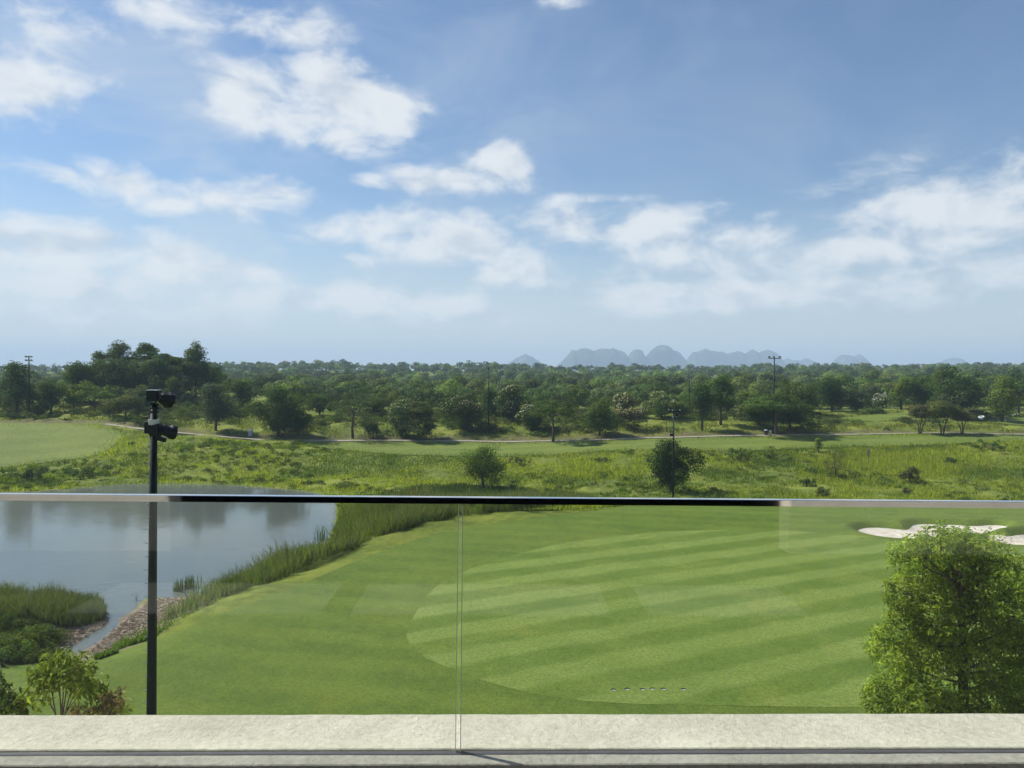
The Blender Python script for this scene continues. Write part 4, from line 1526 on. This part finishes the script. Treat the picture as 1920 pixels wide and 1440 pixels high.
def scatter_bushes(name, pts, sizes, leaf, tints, label, cat, seed, cover=.7):
    rg = np.random.default_rng(seed)
    VV, FF, CC = [], [], []
    nv = 0
    za = H(np.array([p[0] for p in pts]), np.array([p[1] for p in pts]))
    for (x, y), s, z in zip(pts, sizes, za):
        nl = 4
        c = rg.normal(size=(nl, 3)) * np.array([.45, .45, .12]) * s + np.array([0, 0, .22 * s])
        r = s * rg.uniform(.28, .5, nl)
        cnt = np.maximum(5, (4 * math.pi * r ** 2 * .6 * cover / (leaf * leaf * .5)).astype(int))
        idx = np.repeat(np.arange(nl), cnt)
        n = len(idx)
        d = rg.normal(size=(n, 3))
        d[:, 2] = np.abs(d[:, 2])
        d /= np.linalg.norm(d, axis=1)[:, None]
        pos = c[idx] + d * (r[idx] * rg.uniform(.7, 1.15, n))[:, None] * np.array([1.1, 1.1, .75])
        t = np.array(tints[rg.integers(len(tints))]) * rg.uniform(.75, 1.25)
        V, Fc, C = leaf_quads(pos + np.array([x, y, z]), d + rg.normal(size=(n, 3)) * .6, np.full(n, leaf), .55, t[None] * rg.uniform(.65, 1.3, (n, 1)), rg, .1)
        VV.append(V)
        FF.append(Fc + nv)
        CC.append(C)
        nv += len(V)
    o = obj(name, mesh_np(name, np.concatenate(VV), np.concatenate(FF), np.concatenate(CC)), M['leaf'])
    tag(o, label, cat, kind='stuff')


ALL_TURF = (LAWN, MOUND, FAIRWAY, TEE, FARGREEN)


def free(x, y, pad=.3, feather=0.0):
    ok = np.ones(len(x), bool)
    for k, pl in enumerate(ALL_TURF):
        ok &= poly_sd(x, y, pl) > (pad if k == 0 else pad - feather)
    ok &= poly_sd(x, y, POND) > pad
    return ok


PC = np.array([G(u, v)[:2] for u, v in PATHC])


def build_undergrowth():
    rg = np.random.default_rng(5)
    x = rg.uniform(-95, 100, 2600)
    y = rg.uniform(116, 140, 2600)
    py = np.interp(x, PC[:, 0], PC[:, 1])
    k = (y > py + 2.2 + 2.5 * rg.random(len(x))) & in_view(x, y) & free(x, y)
    k &= (fbm2(x, y, 31, 3, .12) + .10 * rg.random(len(x)) + .010 * (y - 126)) > .57
    x, y = x[k], y[k]
    s = rg.uniform(.5, 1.7, len(x)) * (.75 + .5 * fbm2(x, y, 32, 2, .1))
    scatter_bushes('undergrowth', list(zip(x, y)), s, .27, [G_TINTS[q] for q in ('olive', 'mid', 'olive', 'lite', 'brown', 'dark')],
                   'scrubby undergrowth on the bank behind the cart path', 'undergrowth', 6)
    x = rg.uniform(-75, 80, 3000)
    y = rg.uniform(68, 112, 3000)
    k = in_view(x, y) & free(x, y, .8)
    py = np.interp(x, PC[:, 0], PC[:, 1])
    k &= y < py - 1.5
    k &= fbm2(x, y, 33, 3, .10) + .12 * rg.random(len(x)) > .60 - .05 * (x > 15)
    x, y = x[k], y[k]
    s = rg.uniform(.3, .9, len(x))
    scatter_bushes('weeds', list(zip(x, y)), s, .19, [G_TINTS[q] for q in ('olive', 'mid', 'lite', 'fresh', 'lite', 'fresh')],
                   'low leafy weeds dotted over the rough slope', 'weeds', 7)


build_undergrowth()


# ------------------------------------------------------------------ grasses and reeds
def blades(x, y, h, w, col, rg, lean=.25, seg=1, zoff=0.0, zfix=None):
    n = len(x)
    z = H(x, y) + zoff if zfix is None else np.full(n, zfix)
    b = np.stack([x, y, z], 1)
    an = rg.random(n) * 6.283
    side = np.stack([np.cos(an), np.sin(an), np.zeros(n)], 1) * (w * .5)[:, None]
    la = rg.random(n) * 6.283
    lv = np.stack([np.cos(la), np.sin(la), np.zeros(n)], 1) * (h * lean * rg.random(n))[:, None]
    up = np.stack([np.zeros(n), np.zeros(n), h], 1)
    if seg == 1:
        V = np.stack([b - side, b + side, b + up + lv], 1)
        return V.reshape(-1, 3), np.arange(3 * n).reshape(n, 3), np.repeat(col, 3, 0)
    m = b + up * .55 + lv * .35
    tp = b + up + lv
    V = np.stack([b - side, b + side, m + side * .8, m - side * .8, tp + side * .12, tp - side * .12], 1)
    i = np.arange(n)[:, None] * 6
    Fc = np.concatenate([i + np.array([[0, 1, 2, 3]]), i + np.array([[3, 2, 4, 5]])])
    return V.reshape(-1, 3), Fc, np.repeat(col, 6, 0)


def build_rough_grass():
    rg = np.random.default_rng(21)
    n = 355000
    x = rg.uniform(-86, 86, n)
    y = rg.uniform(66, 118, n)
    k = in_view(x, y)
    x, y = x[k], y[k]
    k = free(x, y, .15, 2.2 * rg.random(len(x)) ** 3)
    py = np.interp(x, PC[:, 0], PC[:, 1])
    k &= (y < py - 1.2)
    x, y = x[k], y[k]
    pat = fbm2(x, y * 1.25, 41, 4, .09)
    fine = fbm2(x, y, 42, 3, .8)
    u = 960 + x / y * F
    zz = H(x, y)
    v = 695 - zz / y * F
    tall = np.exp(-((u - 1660) / 130) ** 2 - ((v - 872) / 26) ** 2) + .8 * np.exp(-((u - 1100) / 70) ** 2 - ((v - 888) / 16) ** 2)
    dense = rg.random(len(x)) < (.35 + .9 * fine + tall)
    x, y, pat, fine, tall = (q[dense] for q in (x, y, pat, fine, tall))
    n = len(x)
    h = (.12 + .42 * fine ** 1.6 + .55 * tall) * rg.uniform(.6, 1.4, n)
    w = rg.uniform(.05, .11, n) * (1 + .4 * (1 - tall))
    mixv = sstep(.36, .64, pat + .25 * (fine - .5) + .3 * tall)[:, None]
    col = np.array([.092, .150, .020]) * (1 - mixv) + np.array([.275, .320, .038]) * mixv
    dry = (rg.random(n) < .10)[:, None]
    col = np.where(dry, np.array([.20, .185, .07]), col) * rg.uniform(.65, 1.3, (n, 1))
    V, Fc, C = blades(x, y, h, w, col, rg, .8)
    o = obj('rough_grass', mesh_np('rough_grass', V, Fc, C), M['grass'])
    tag(o, 'yellow green unmown grass on the slope below the fairway', 'grass', kind='stuff')
    # verge behind the path
    n = 90000
    x = rg.uniform(-95, 100, n)
    y = rg.uniform(114, 142, n)
    py = np.interp(x, PC[:, 0], PC[:, 1])
    k = in_view(x, y) & (y > py + 1.6 + 1.5 * rg.random(n)) & (fbm2(x, y, 44, 3, .5) > .45)
    x, y = x[k], y[k]
    k = free(x, y)
    x, y = x[k], y[k]
    n = len(x)
    m = fbm2(x, y, 45, 3, .12)[:, None]
    col = (np.array([.095, .125, .022]) * (1 - m) + np.array([.22, .235, .045]) * m) * rg.uniform(.6, 1.25, (n, 1))
    V, Fc, C = blades(x, y, rg.uniform(.15, .5, n), rg.uniform(.08, .16, n), col, rg, .7)
    o = obj('bank_grass', mesh_np('bank_grass', V, Fc, C), M['grass'])
    tag(o, 'dull olive grass on the bank between cart path and woodland', 'grass', kind='stuff')


build_rough_grass()


def fill(poly, n, rg, dens=None):
    lo, hi = poly.min(0), poly.max(0)
    q = rg.uniform(lo, hi, (n, 2))
    k = poly_sd(q[:, 0], q[:, 1], poly) < 0
    return q[k, 0], q[k, 1]


def build_reeds():
    rg = np.random.default_rng(31)
    # belt between the pond and the lawn
    belt = at_level([(300, 1165), (385, 1128), (402, 1100), (470, 1078), (560, 1052), (618, 1026), (630, 985), (642, 948), (700, 942), (900, 940), (1090, 948), (1128, 956),
                     (1050, 967), (950, 977), (860, 988), (780, 1009), (700, 1038), (640, 1060), (560, 1094), (470, 1127), (390, 1157)], -12.9)
    x, y = fill(belt, 150000, rg)
    sdl = poly_sd(x, y, LAWN)
    sdp = poly_sd(x, y, POND)
    clump = fbm2(x, y, 51, 3, .55)
    k = (sdl > .12) & (rg.random(len(x)) < .25 + 1.0 * clump) & (sdp > -1.5)
    x, y, sdl, sdp, clump = (q[k] for q in (x, y, sdl, sdp, clump))
    n = len(x)
    edge = sstep(.0, 2.2, sdl)
    big = fbm2(x, y, 57, 3, .22)
    h = (.16 + edge * (.18 + 2.1 * clump * big)) * rg.uniform(.45, 1.35, n)
    g = np.array([.125, .185, .034])
    dk = np.array([.105, .15, .044])
    tan = np.array([.21, .19, .09])
    mix = edge[:, None] * sstep(.3, .7, clump)[:, None]
    col = g * (1 - mix) + dk * mix
    col = np.where((rg.random(n) < .26 * edge * (.4 + big))[:, None], tan, col) * rg.uniform(.6, 1.3, (n, 1))
    V, Fc, C = blades(x, y, h, rg.uniform(.025, .055, n), col, rg, .8, 2)
    o = obj('reeds', mesh_np('reeds', V, Fc, C), M['reed'])
    tag(o, 'long belt of tall green reeds between the pond and the lawn', 'reeds', kind='stuff')
    # islet
    isl = at_level([(-260, 1136), (-20, 1136), (90, 1132), (188, 1130), (200, 1150), (192, 1166), (150, 1182), (110, 1188), (60, 1190), (-60, 1200), (-260, 1210)], WATER)
    x, y = fill(isl, 60000, rg)
    k = x > -38
    x, y = x[k], y[k]
    n = len(x)
    clump = fbm2(x, y, 53, 3, .6)
    yl = (y - y.min()) / (y.max() - y.min())
    big = fbm2(x, y, 58, 3, .3)
    k = rg.random(n) < .35 + 1.1 * big * clump * 2
    x, y, clump, yl, big = (q[k] for q in (x, y, clump, yl, big))
    n = len(x)
    h = (.30 + .75 * yl) * (.3 + 1.6 * clump * big * 1.4) * rg.uniform(.5, 1.35, n)
    col = (np.array([.070, .098, .038]) * (1 - clump[:, None]) + np.array([.15, .175, .07]) * clump[:, None]) * rg.uniform(.6, 1.35, (n, 1))
    V, Fc, C = blades(x, y, h, rg.uniform(.018, .038, n), col, rg, .7, 2)
    o = obj('reeds', mesh_np('reeds', V, Fc, C), M['reed'])
    tag(o, 'dense patch of grey green reeds on the spit at the left', 'reeds', kind='stuff')
    # reeds at the pond end below the lone tree
    px_ = [(740, 930), (780, 918), (860, 913), (970, 920), (1010, 928), (1010, 938), (740, 938)]
    pl = np.array([G(u, v)[:2] for u, v in px_])
    x, y = fill(pl, 14000, rg)
    n = len(x)
    col = np.array([.05, .08, .022]) * rg.uniform(.6, 1.4, (n, 1))
    V, Fc, C = blades(x, y, rg.uniform(.25, .8, n), rg.uniform(.05, .09, n), col, rg, .3, 2)
    o = obj('reeds', mesh_np('reeds', V, Fc, C), M['reed'])
    tag(o, 'dark reeds at the pond end under the lone light green tree', 'reeds', kind='stuff')
    # ragged grass lip along the shore of the inlet
    lip = at_level([(165, 1236), (205, 1208), (252, 1176), (320, 1145), (385, 1124), (405, 1150), (330, 1186), (265, 1214), (225, 1232), (185, 1250)], -12.9)
    x, y = fill(lip, 60000, rg)
    k = (fbm2(x, y, 55, 3, .8) > .40) & (rg.random(len(x)) < np.exp(-np.maximum(poly_sd(x, y, LAWN), 0) / .7))
    x, y = x[k], y[k]
    n = len(x)
    col = np.array([.12, .19, .03]) * rg.uniform(.6, 1.35, (n, 1))
    V, Fc, C = blades(x, y, rg.uniform(.08, .36, n), rg.uniform(.03, .06, n), col, rg, .8, 2)
    o = obj('shore_grass', mesh_np('shore_grass', V, Fc, C), M['reed'])
    tag(o, 'bright ragged grass between the lawn and the brown mud bank', 'grass', kind='stuff')
    # clumps standing in open water
    labs = ['tall reed clump in open water beside the nearest pole', 'second reed clump in water right of the pole', 'third reed clump in water next to the reed belt',
            'thin reed tuft alone at the belt end by the open pond']
    for i, (u, v, m_, hh, sp) in enumerate(((332, 1108, 60, .95, .12), (346, 1104, 60, .85, .16), (358, 1101, 90, .95, .25), (603, 1012, 60, 1.3, .3))):
        c = at_level([(u, v)], WATER)[0]
        x, y = c[0] + rg.normal(0, sp, m_), c[1] + rg.normal(0, sp, m_)
        col = np.array([.06, .10, .03]) * rg.uniform(.6, 1.4, (m_, 1))
        V, Fc, C = blades(x, y, hh * rg.uniform(.6, 1.2, m_), rg.uniform(.025, .05, m_), col, rg, .22, 2, zfix=WATER - .25)
        V -= np.array([c[0], c[1], WATER])
        o = obj('reed_clump', mesh_np('reed_clump', V, Fc, C), M['reed'], None, (c[0], c[1], WATER))
        tag(o, labs[i], 'reeds', 'reed clumps in the water')


build_reeds()


def build_litter():
    rg = np.random.default_rng(61)
    VV, FF, CC = [], [], []
    nv = 0
    for px_, n in (([(155, 1232), (205, 1187), (250, 1150), (290, 1122), (380, 1112), (392, 1135), (330, 1164), (262, 1193), (215, 1221), (175, 1240)], 9000),
                   ([(60, 1222), (118, 1214), (150, 1194), (200, 1163), (200, 1152), (150, 1166), (100, 1185), (60, 1200)], 4500)):
        x, y = fill(at_level(px_, WATER + .15), n * 3, rg)
        x, y = x[:n], y[:n]
        z = np.maximum(H(x, y), WATER) + .02
        c = np.stack([x, y, z], 1)
        m_ = len(x)
        an = rg.random(m_) * 6.283
        L = rg.gamma(2.0, .055, m_) + .03
        d = np.stack([np.cos(an), np.sin(an) * .6, rg.normal(0, .12, m_)], 1) * L[:, None]
        s = np.stack([-np.sin(an), np.cos(an), np.full(m_, .3)], 1) * rg.uniform(.005, .014, m_)[:, None]
        up = np.array([0, 0, .012])
        V = np.stack([c - d - s, c - d + s + up, c + d + s * .6 + up, c + d - s * .6], 1).reshape(-1, 3)
        pal = np.array([[.30, .235, .175], [.38, .31, .24], [.24, .185, .135], [.48, .42, .34], [.28, .22, .16]])
        col = pal[rg.integers(5, size=m_)] * rg.uniform(.8, 1.5, (m_, 1))
        VV.append(V)
        FF.append(np.arange(4 * m_).reshape(m_, 4) + nv)
        CC.append(np.repeat(col, 4, 0))
        nv += len(V)
    m, t, out = material('dry reed litter')
    t.l.new(principled(t, t.attr('Col'), .9, 0, .15), out.inputs[0])
    o = obj('reed_litter', mesh_np('reed_litter', np.concatenate(VV), np.concatenate(FF), np.concatenate(CC)), m)
    tag(o, 'brown dry reed litter washed onto the mud beside the inlet', 'debris', kind='stuff')
    # bare branch in the water
    c = at_level([(256, 1128)], WATER)[0]
    root = empty('dead_branch', (c[0], c[1], WATER))
    tag(root, 'bare twiggy branch sticking out of the water left of the nearest pole', 'branch')
    MB().tube([(-.1, 0, -.2), (.02, 0, .15), (.05, .05, .42)], [.02, .015, .006], 5).build('stem', M['deadwood'], root)
    for a in ((-.25, 0, .5), (-.12, .1, .62), (.35, 0, .12), (-.4, 0, .1)):
        MB().tube([(0, 0, .08), (a[0] * .5, a[1], a[2] * .6), a], [.012, .009, .004], 5).build('twig', M['deadwood'], root)


build_litter()


def islet_bush(u, v, rad, hh, tint, label, seed, cat='shrub'):
    c = G(u, v)
    return tree('waterside_shrub', tuple(c), hh, rad * 2, 'bush', tint, label, cat, 'shrubs on the left spit', 1, .11, None, seed, .8)


_rg = np.random.default_rng(808)
_p = at_level([(-60, 1262), (-60, 1188), (40, 1186), (110, 1186), (90, 1212), (100, 1236), (30, 1252)], WATER + .2)
_x, _y = fill(_p, 900, _rg)
scatter_bushes('spit_herbs', list(zip(_x, _y))[:260], _rg.uniform(.25, .7, 260), .085, [G_TINTS[q] for q in ('fresh', 'lite', 'mid', 'olive', 'dark')],
               'tangled low green herbs covering the near side of the spit', 'herbs', 809, .9)
islet_bush(25, 1222, 1.6, 1.1, 'fresh', 'bright green low shrub on the spit at the left frame edge', 201)
islet_bush(70, 1212, 1.0, .8, 'mid', 'green low shrub on the spit next to the brown litter', 202)
islet_bush(5, 1250, .9, .6, 'dark', 'dark low shrub at the lawn corner by the left frame edge', 203)
T(438, 1118, 1082, 42, 'bush', 'mid', 'dark leafy bush at the near end of the reed belt', 204, d=43.5, group='bushes in the reed belt', cat='shrub', leaf=.1)
T(425, 1140, 1100, 50, 'bush', 'lite', 'pale green bush at the near tip of the reed belt by the mud', 205, d=41.5, group='bushes in the reed belt', cat='shrub', leaf=.09)
T(500, 1105, 1062, 56, 'bush', 'lite', 'light leafy bush in the middle of the reed belt', 206, d=45.5, group='bushes in the reed belt', cat='shrub', leaf=.09)


# ------------------------------------------------------------------ foreground tree and shrubs
def near_tree():
    d0 = 15.0
    px = d0 / F
    lob = [(1765, 1022, 30), (1698, 1040, 30), (1800, 1026, 36), (1848, 1044, 38), (1725, 1028, 26), (1880, 1060, 36), (1735, 1070, 50), (1800, 1085, 62), (1868, 1100, 55), (1692, 1115, 40), (1905, 1120, 48),
           (1755, 1145, 62), (1830, 1160, 66), (1695, 1185, 44), (1662, 1205, 28), (1742, 1225, 55), (1820, 1245, 62), (1898, 1200, 62), (1955, 1150, 55), (1965, 1235, 62),
           (1680, 1285, 44), (1645, 1302, 26), (1722, 1310, 44), (1775, 1345, 52), (1862, 1315, 60), (1945, 1320, 66), (1695, 1365, 55), (1800, 1400, 80), (1900, 1395, 80), (1710, 1250, 34), (1775, 1040, 45)]
    rg = np.random.default_rng(301)
    b = P(1815, 1300, d0 + .3)
    base = np.array([b[0], d0 + .3, 0.0])
    base[2] = float(H(base[:1], base[1:2])[0])
    root = empty('leafy_tree', tuple(base))
    tag(root, 'big leafy tree with drooping glossy leaves close behind the glass at right', 'tree')
    cs, rs = [], []
    for u, v, r in lob:
        for k in range(2):
            dy = rg.uniform(-.8, .5) if k == 0 else rg.uniform(.2, 1.5)
            cs.append(P(u + rg.normal(0, 6), v + rg.normal(0, 6), d0 + dy) - base)
            rs.append(r * px * rg.uniform(.7, 1.0))
    cs, rs = np.array(cs), np.array(rs)
    # sprays of leaflets on clump surfaces
    cnt = (rs ** 2 * 400).astype(int) + 8
    idx = np.repeat(np.arange(len(cs)), cnt)
    n = len(idx)
    d = rg.normal(size=(n, 3))
    d[:, 2] += .25
    d /= np.linalg.norm(d, axis=1)[:, None]
    tip = cs[idx] + d * (rs[idx] * rg.uniform(.45, 1.15, n))[:, None]
    nl = 10
    ii = np.repeat(np.arange(n), nl)
    out = d[ii] * .7 + rg.normal(size=(n * nl, 3)) * .75
    out /= np.linalg.norm(out, axis=1)[:, None]
    pos = tip[ii] + out * rg.uniform(.03, .15, (n * nl, 1)) + np.array([0, 0, -.03])
    nr = out + np.array([0, 0, .9]) + rg.normal(size=(n * nl, 3)) * .45
    ct = rg.uniform(.75, 1.3, len(cs))[idx][ii] * rg.uniform(.7, 1.3, n * nl)
    young = (rg.random(n) < .25)[ii]
    col = np.where(young[:, None], np.array([.34, .41, .05]), np.array([.19, .265, .04])) * ct[:, None]
    rust = (rg.random(n) < .004)[ii]
    col = np.where(rust[:, None], np.array([.22, .09, .025]), col)
    V, Fc, C = leaf_quads(pos, nr, np.full(n * nl, .10), .36, col, rg, 1.4, .3)
    obj('crown', mesh_np('crown', V, Fc, C), M['near_leaf'], root)
    tb = MB()
    topc = Vector(fl(P(1800, 1050, d0) - base))
    mid = Vector(fl(P(1803, 1180, d0 + .2) - base))
    tb.tube([(0, 0, -.4), (.05, 0, 2.0), mid, topc], [.17, .14, .075, .025], 9)
    tb.build('trunk', M['bark'], root, True)
    lb = MB()
    for i in range(0, len(cs)):
        q = Vector(fl(cs[i]))
        f = min(.95, max(.15, (q.z - 2.0) / max(.1, (topc.z - 2.0)) - .18))
        st = Vector((.05, 0, 2.0)).lerp(mid, f * 1.6) if f < .6 else mid.lerp(topc, (f - .6) / .4)
        md = st.lerp(q, .5) + Vector((0, 0, -.05))
        lb.tube([st, md, q], [.026, .015, .006], 5, False)
        for k in range(4):
            e = q + Vector(fl(rg.normal(size=3))).normalized() * float(rs[i]) * .9
            lb.tube([md.lerp(q, .6), e], [.012, .004], 4, False)
    lb.build('limbs', M['bark'], root)


near_tree()


def near_shrub(name, label, base_px, d0, stems, leaf, pal, seed, per=26, spread=.06):
    """a few thin stems, each ending in drooping compound leaves; stems: list of pixel paths"""
    rg = np.random.default_rng(seed)
    b = P(*base_px, d0)
    zt = -4.4
    base = np.array([b[0], d0, zt])
    root = empty(name, tuple(base))
    tag(root, label, 'shrub', 'shrubs below the coping')
    P_, N_, C_ = [], [], []
    for path in stems:
        dy = rg.normal(0, .18)
        q = [np.array([rg.normal(0, .03), 0, -.1])] + [P(u, v, d0 + dy * (k + 1) / len(path)) - base for k, (u, v) in enumerate(path)]
        MB().tube([Vector(fl(p)) for p in q], [max(.003, .010 * (1 - k / len(q))) for k in range(len(q))], 6).build('stem', M['twig'], root, True)
        tipp = q[-1]
        for k in range(per):
            s = rg.uniform(.25, 1.08)
            p = q[-2] + (tipp - q[-2]) * s
            o = rg.normal(size=3) * np.array([1, .9, .6])
            o /= np.linalg.norm(o)
            st = p + o * rg.uniform(.01, spread)
            for j in range(5):
                P_.append(st + o * .026 * j + np.array([0, 0, -.012 * j - .01]) + rg.normal(0, .012, 3))
                N_.append(o * .5 + np.array([0, -.35, .7]) + rg.normal(0, .5, 3))
                C_.append(np.array(pal[rg.integers(len(pal))]) * rg.uniform(.7, 1.25))
    V, Fc, C = leaf_quads(np.array(P_), np.array(N_), np.full(len(P_), leaf), .42, np.array(C_), rg, 2.0, .3)
    obj('foliage', mesh_np('foliage', V, Fc, C), M['near_leaf'], root)


GRN = [(.19, .26, .035), (.13, .19, .03), (.27, .32, .05), (.21, .25, .05)]
near_shrub('young_shrub', 'open branched young shrub with drooping leaves left of the nearest pole', (118, 1345), 8.0,
           [[(104, 1338), (96, 1290), (84, 1255)], [(104, 1338), (98, 1300), (72, 1268)], [(114, 1338), (112, 1290), (100, 1240)], [(116, 1338), (120, 1280), (122, 1238)], [(122, 1338), (134, 1290), (150, 1246)],
            [(122, 1338), (140, 1302), (168, 1268)], [(122, 1338), (150, 1300), (178, 1286)], [(118, 1338), (128, 1270), (140, 1232)], [(104, 1338), (90, 1313), (60, 1312), (40, 1306)], [(116, 1338), (108, 1270), (110, 1228)]],
           .075, GRN, 401, 26, .12)
near_shrub('young_shrub', 'dark leafed shrub cut by the left frame edge above the coping', (10, 1345), 8.0,
           [[(5, 1340), (2, 1310), (0, 1280)], [(5, 1340), (8, 1312), (14, 1300)], [(30, 1340), (36, 1325), (48, 1318)], [(-10, 1340), (-8, 1300), (-12, 1275)], [(20, 1340), (28, 1332), (30, 1322)]],
           .075, [(.05, .085, .022), (.07, .11, .025), (.10, .15, .03)], 402, 22, .09)
BRZ = [(.20, .13, .07), (.26, .20, .11), (.16, .10, .05), (.10, .13, .03), (.32, .27, .17)]
near_shrub('young_shrub', 'small bronze leafed shrub between the branched shrub and the nearest pole', (205, 1345), 8.0,
           [[(206, 1340), (207, 1318), (206, 1296)], [(206, 1340), (212, 1320), (213, 1304)], [(200, 1340), (198, 1326), (202, 1310)], [(192, 1342), (186, 1334), (184, 1326)]], .06, BRZ, 403, 20, .06)
near_shrub('young_shrub', 'tiny green sprig right of the bronze leafed shrub', (228, 1345), 8.0, [[(228, 1342), (226, 1332), (224, 1322)], [(230, 1342), (233, 1336), (234, 1330)]], .06, GRN, 404, 9, .04)
near_shrub('young_shrub', 'small pinkish tipped shrub at the foot of the branched shrub', (138, 1345), 7.8, [[(138, 1344), (138, 1334), (140, 1326)], [(146, 1344), (146, 1338), (146, 1334)]], .05,
           [(.30, .18, .11), (.34, .27, .15), (.16, .15, .05)], 405, 14, .05)


# ------------------------------------------------------------------ small things on the course
def golf_holes():
    names = ['first', 'second', 'third', 'fourth', 'fifth', 'sixth']
    for (x, y, r), nm in zip(CUPS, names):
        z = float(H(np.array([x]), np.array([y]))[0])
        root = empty('golf_hole', (x, y, z))
        tag(root, f'{nm} golf hole from the left in the row cut into the putting green', 'golf hole', 'golf holes in a row')
        n = 20
        ring = [(math.cos(k * math.pi / 10), math.sin(k * math.pi / 10)) for k in range(n)]
        vs = [(c * r * 1.0, s * r * 1.0, .028) for c, s in ring] + [(c * r, s * r, -.012) for c, s in ring]
        MB().add(vs, [(i, n + i, n + (i + 1) % n, (i + 1) % n) for i in range(n)]).build('cup_wall', M['black'], root)
        MB().add([(c * r * .97, s * r * .97, -.006) for c, s in ring], [tuple(range(n))]).build('cup_floor', M['cabinet'], root)


golf_holes()


def small_things():
    b = G(470, 817.5)
    s = b[1] / F
    root = empty('utility_cabinet', tuple(b))
    tag(root, 'grey metal utility cabinet standing beside the cart path', 'cabinet')
    MB().box((-.30, -.22, .05), (.26, .22, .86), .015).build('body', M['cabinet'], root)
    MB().box((-.35, -.27, .86), (.31, .27, 1.0), .03).build('cap', M['white'], root)
    MB().box((-.34, -.26, -.25), (.30, .26, .05)).build('plinth', M['path'], root)
    MB().box((.06, -.232, .35), (.10, -.221, .5)).build('handle', M['black'], root)
    # bin, post and small notice under the spreading tree
    b = G(1436, 816.5)
    root = empty('litter_bin', tuple(b))
    tag(root, 'dark litter bin under the very wide spreading tree', 'bin')
    MB().lathe((0, 0, -.1), (0, 0, 1), [(0, .22), (.1, .23), (.75, .28), (.8, .30), (.86, .28)], 14).build('body', M['black'], root)
    MB().lathe((0, 0, .76), (0, 0, 1), [(0, .30), (.05, .31), (.14, .16), (.16, .02)], 14).build('lid', M['cabinet'], root)
    b = G(1445, 817)
    root = empty('ball_washer', tuple(b))
    tag(root, 'pale post beside the dark bin under the spreading tree', 'post')
    MB().lathe((0, 0, -.2), (0, 0, 1), [(0, .16), (.25, .15), (.3, .10), (.75, .09), (.8, .12)], 10).build('column', M['cabinet'], root)
    MB().box((-.16, -.12, .58), (.16, .12, .76), .02).build('head', M['cabinet'], root)
    b = G(1250, 811)
    root = empty('wooden_stake', tuple(b))
    tag(root, 'dark wooden stake standing on the bank left of the slim pole', 'post')
    MB().tube([(0, 0, -.3), (.0, 0, .8), (-.02, 0, 1.75)], [.085, .075, .06], 6).build('shaft', M['bark'], root)
    MB().tube([(-.02, 0, 1.72), (-.02, 0, 1.80)], [.085, .05], 6).build('cap', M['bark'], root)
    # white covered machine among the shade
    b = G(1839, 790.5)
    s = float(b[1] / F)
    root = empty('covered_machine', tuple(b))
    tag(root, 'rounded white covered machine in the shade behind the three domed trees', 'machine')
    bm = bmesh.new()
    bmesh.ops.create_uvsphere(bm, u_segments=20, v_segments=12, radius=1)
    for v in bm.verts:
        v.co = Vector((v.co.x * 4.6 * s - 1.2 * s, v.co.y * .5, max(-.4, v.co.z) * 4.6 * s + 6.2 * s))
    vs, fs = [v.co[:] for v in bm.verts], [[v.index for v in f.verts] for f in bm.faces]
    MB().add(vs, fs).build('cover', M['white'], root, True)
    for v in bm.verts:
        v.co = Vector(((v.co.x + 1.2 * s) * .55 + 3.2 * s, v.co.y * .8 - .1, (v.co.z - 6.2 * s) * .6 + 8.6 * s))
    vs = [v.co[:] for v in bm.verts]
    MB().add(vs, fs).build('hood', M['white'], root, True)
    bm.free()
    MB().box((-3.0 * s, -.35, .12), (3.6 * s, .35, 4.5 * s), .03).build('chassis', M['black'], root)
    for x in (-2.2 * s, 2.8 * s):
        for y in (-.36, .30):
            MB().lathe((x, y, .15), (0, 1, 0), [(0, .13), (.02, .16), (.08, .16), (.1, .13)], 14).build('wheel', M['black'], root)
    # low black frame
    b = G(1860, 793)
    s = float(b[1] / F)
    root = empty('rail_frame', tuple(b))
    tag(root, 'low black open frame beside the white covered machine', 'frame')
    for x in (-7.2 * s, 7.2 * s):
        MB().tube([(x, 0, -.2), (x, 0, 9 * s)], .045, 6).build('post', M['black'], root)
    MB().tube([(-7.4 * s, 0, 9 * s), (7.4 * s, 0, 9 * s)], .045, 6).build('top_bar', M['black'], root)
    # flag
    b = G(1884.5, 790)
    s = float(b[1] / F)
    root = empty('flagstick', tuple(b))
    tag(root, 'flagstick with a dark red flag before the far bunker', 'flag')
    MB().tube([(0, 0, -.1), (.05, 0, 15.5 * s)], .022, 6).build('stick', M['white'], root)
    nx = 7
    vs, fs = [], []
    for i in range(nx):
        f = i / (nx - 1)
        for k in (0, 1):
            vs.append((.05 + f * 4.6 * s, .06 * math.sin(f * 5), 15.3 * s - k * 3.0 * s - f * .04))
    for i in range(nx - 1):
        fs.append((2 * i, 2 * i + 1, 2 * i + 3, 2 * i + 2))
    MB().add(vs, fs).build('flag', M['flag'], root)


small_things()
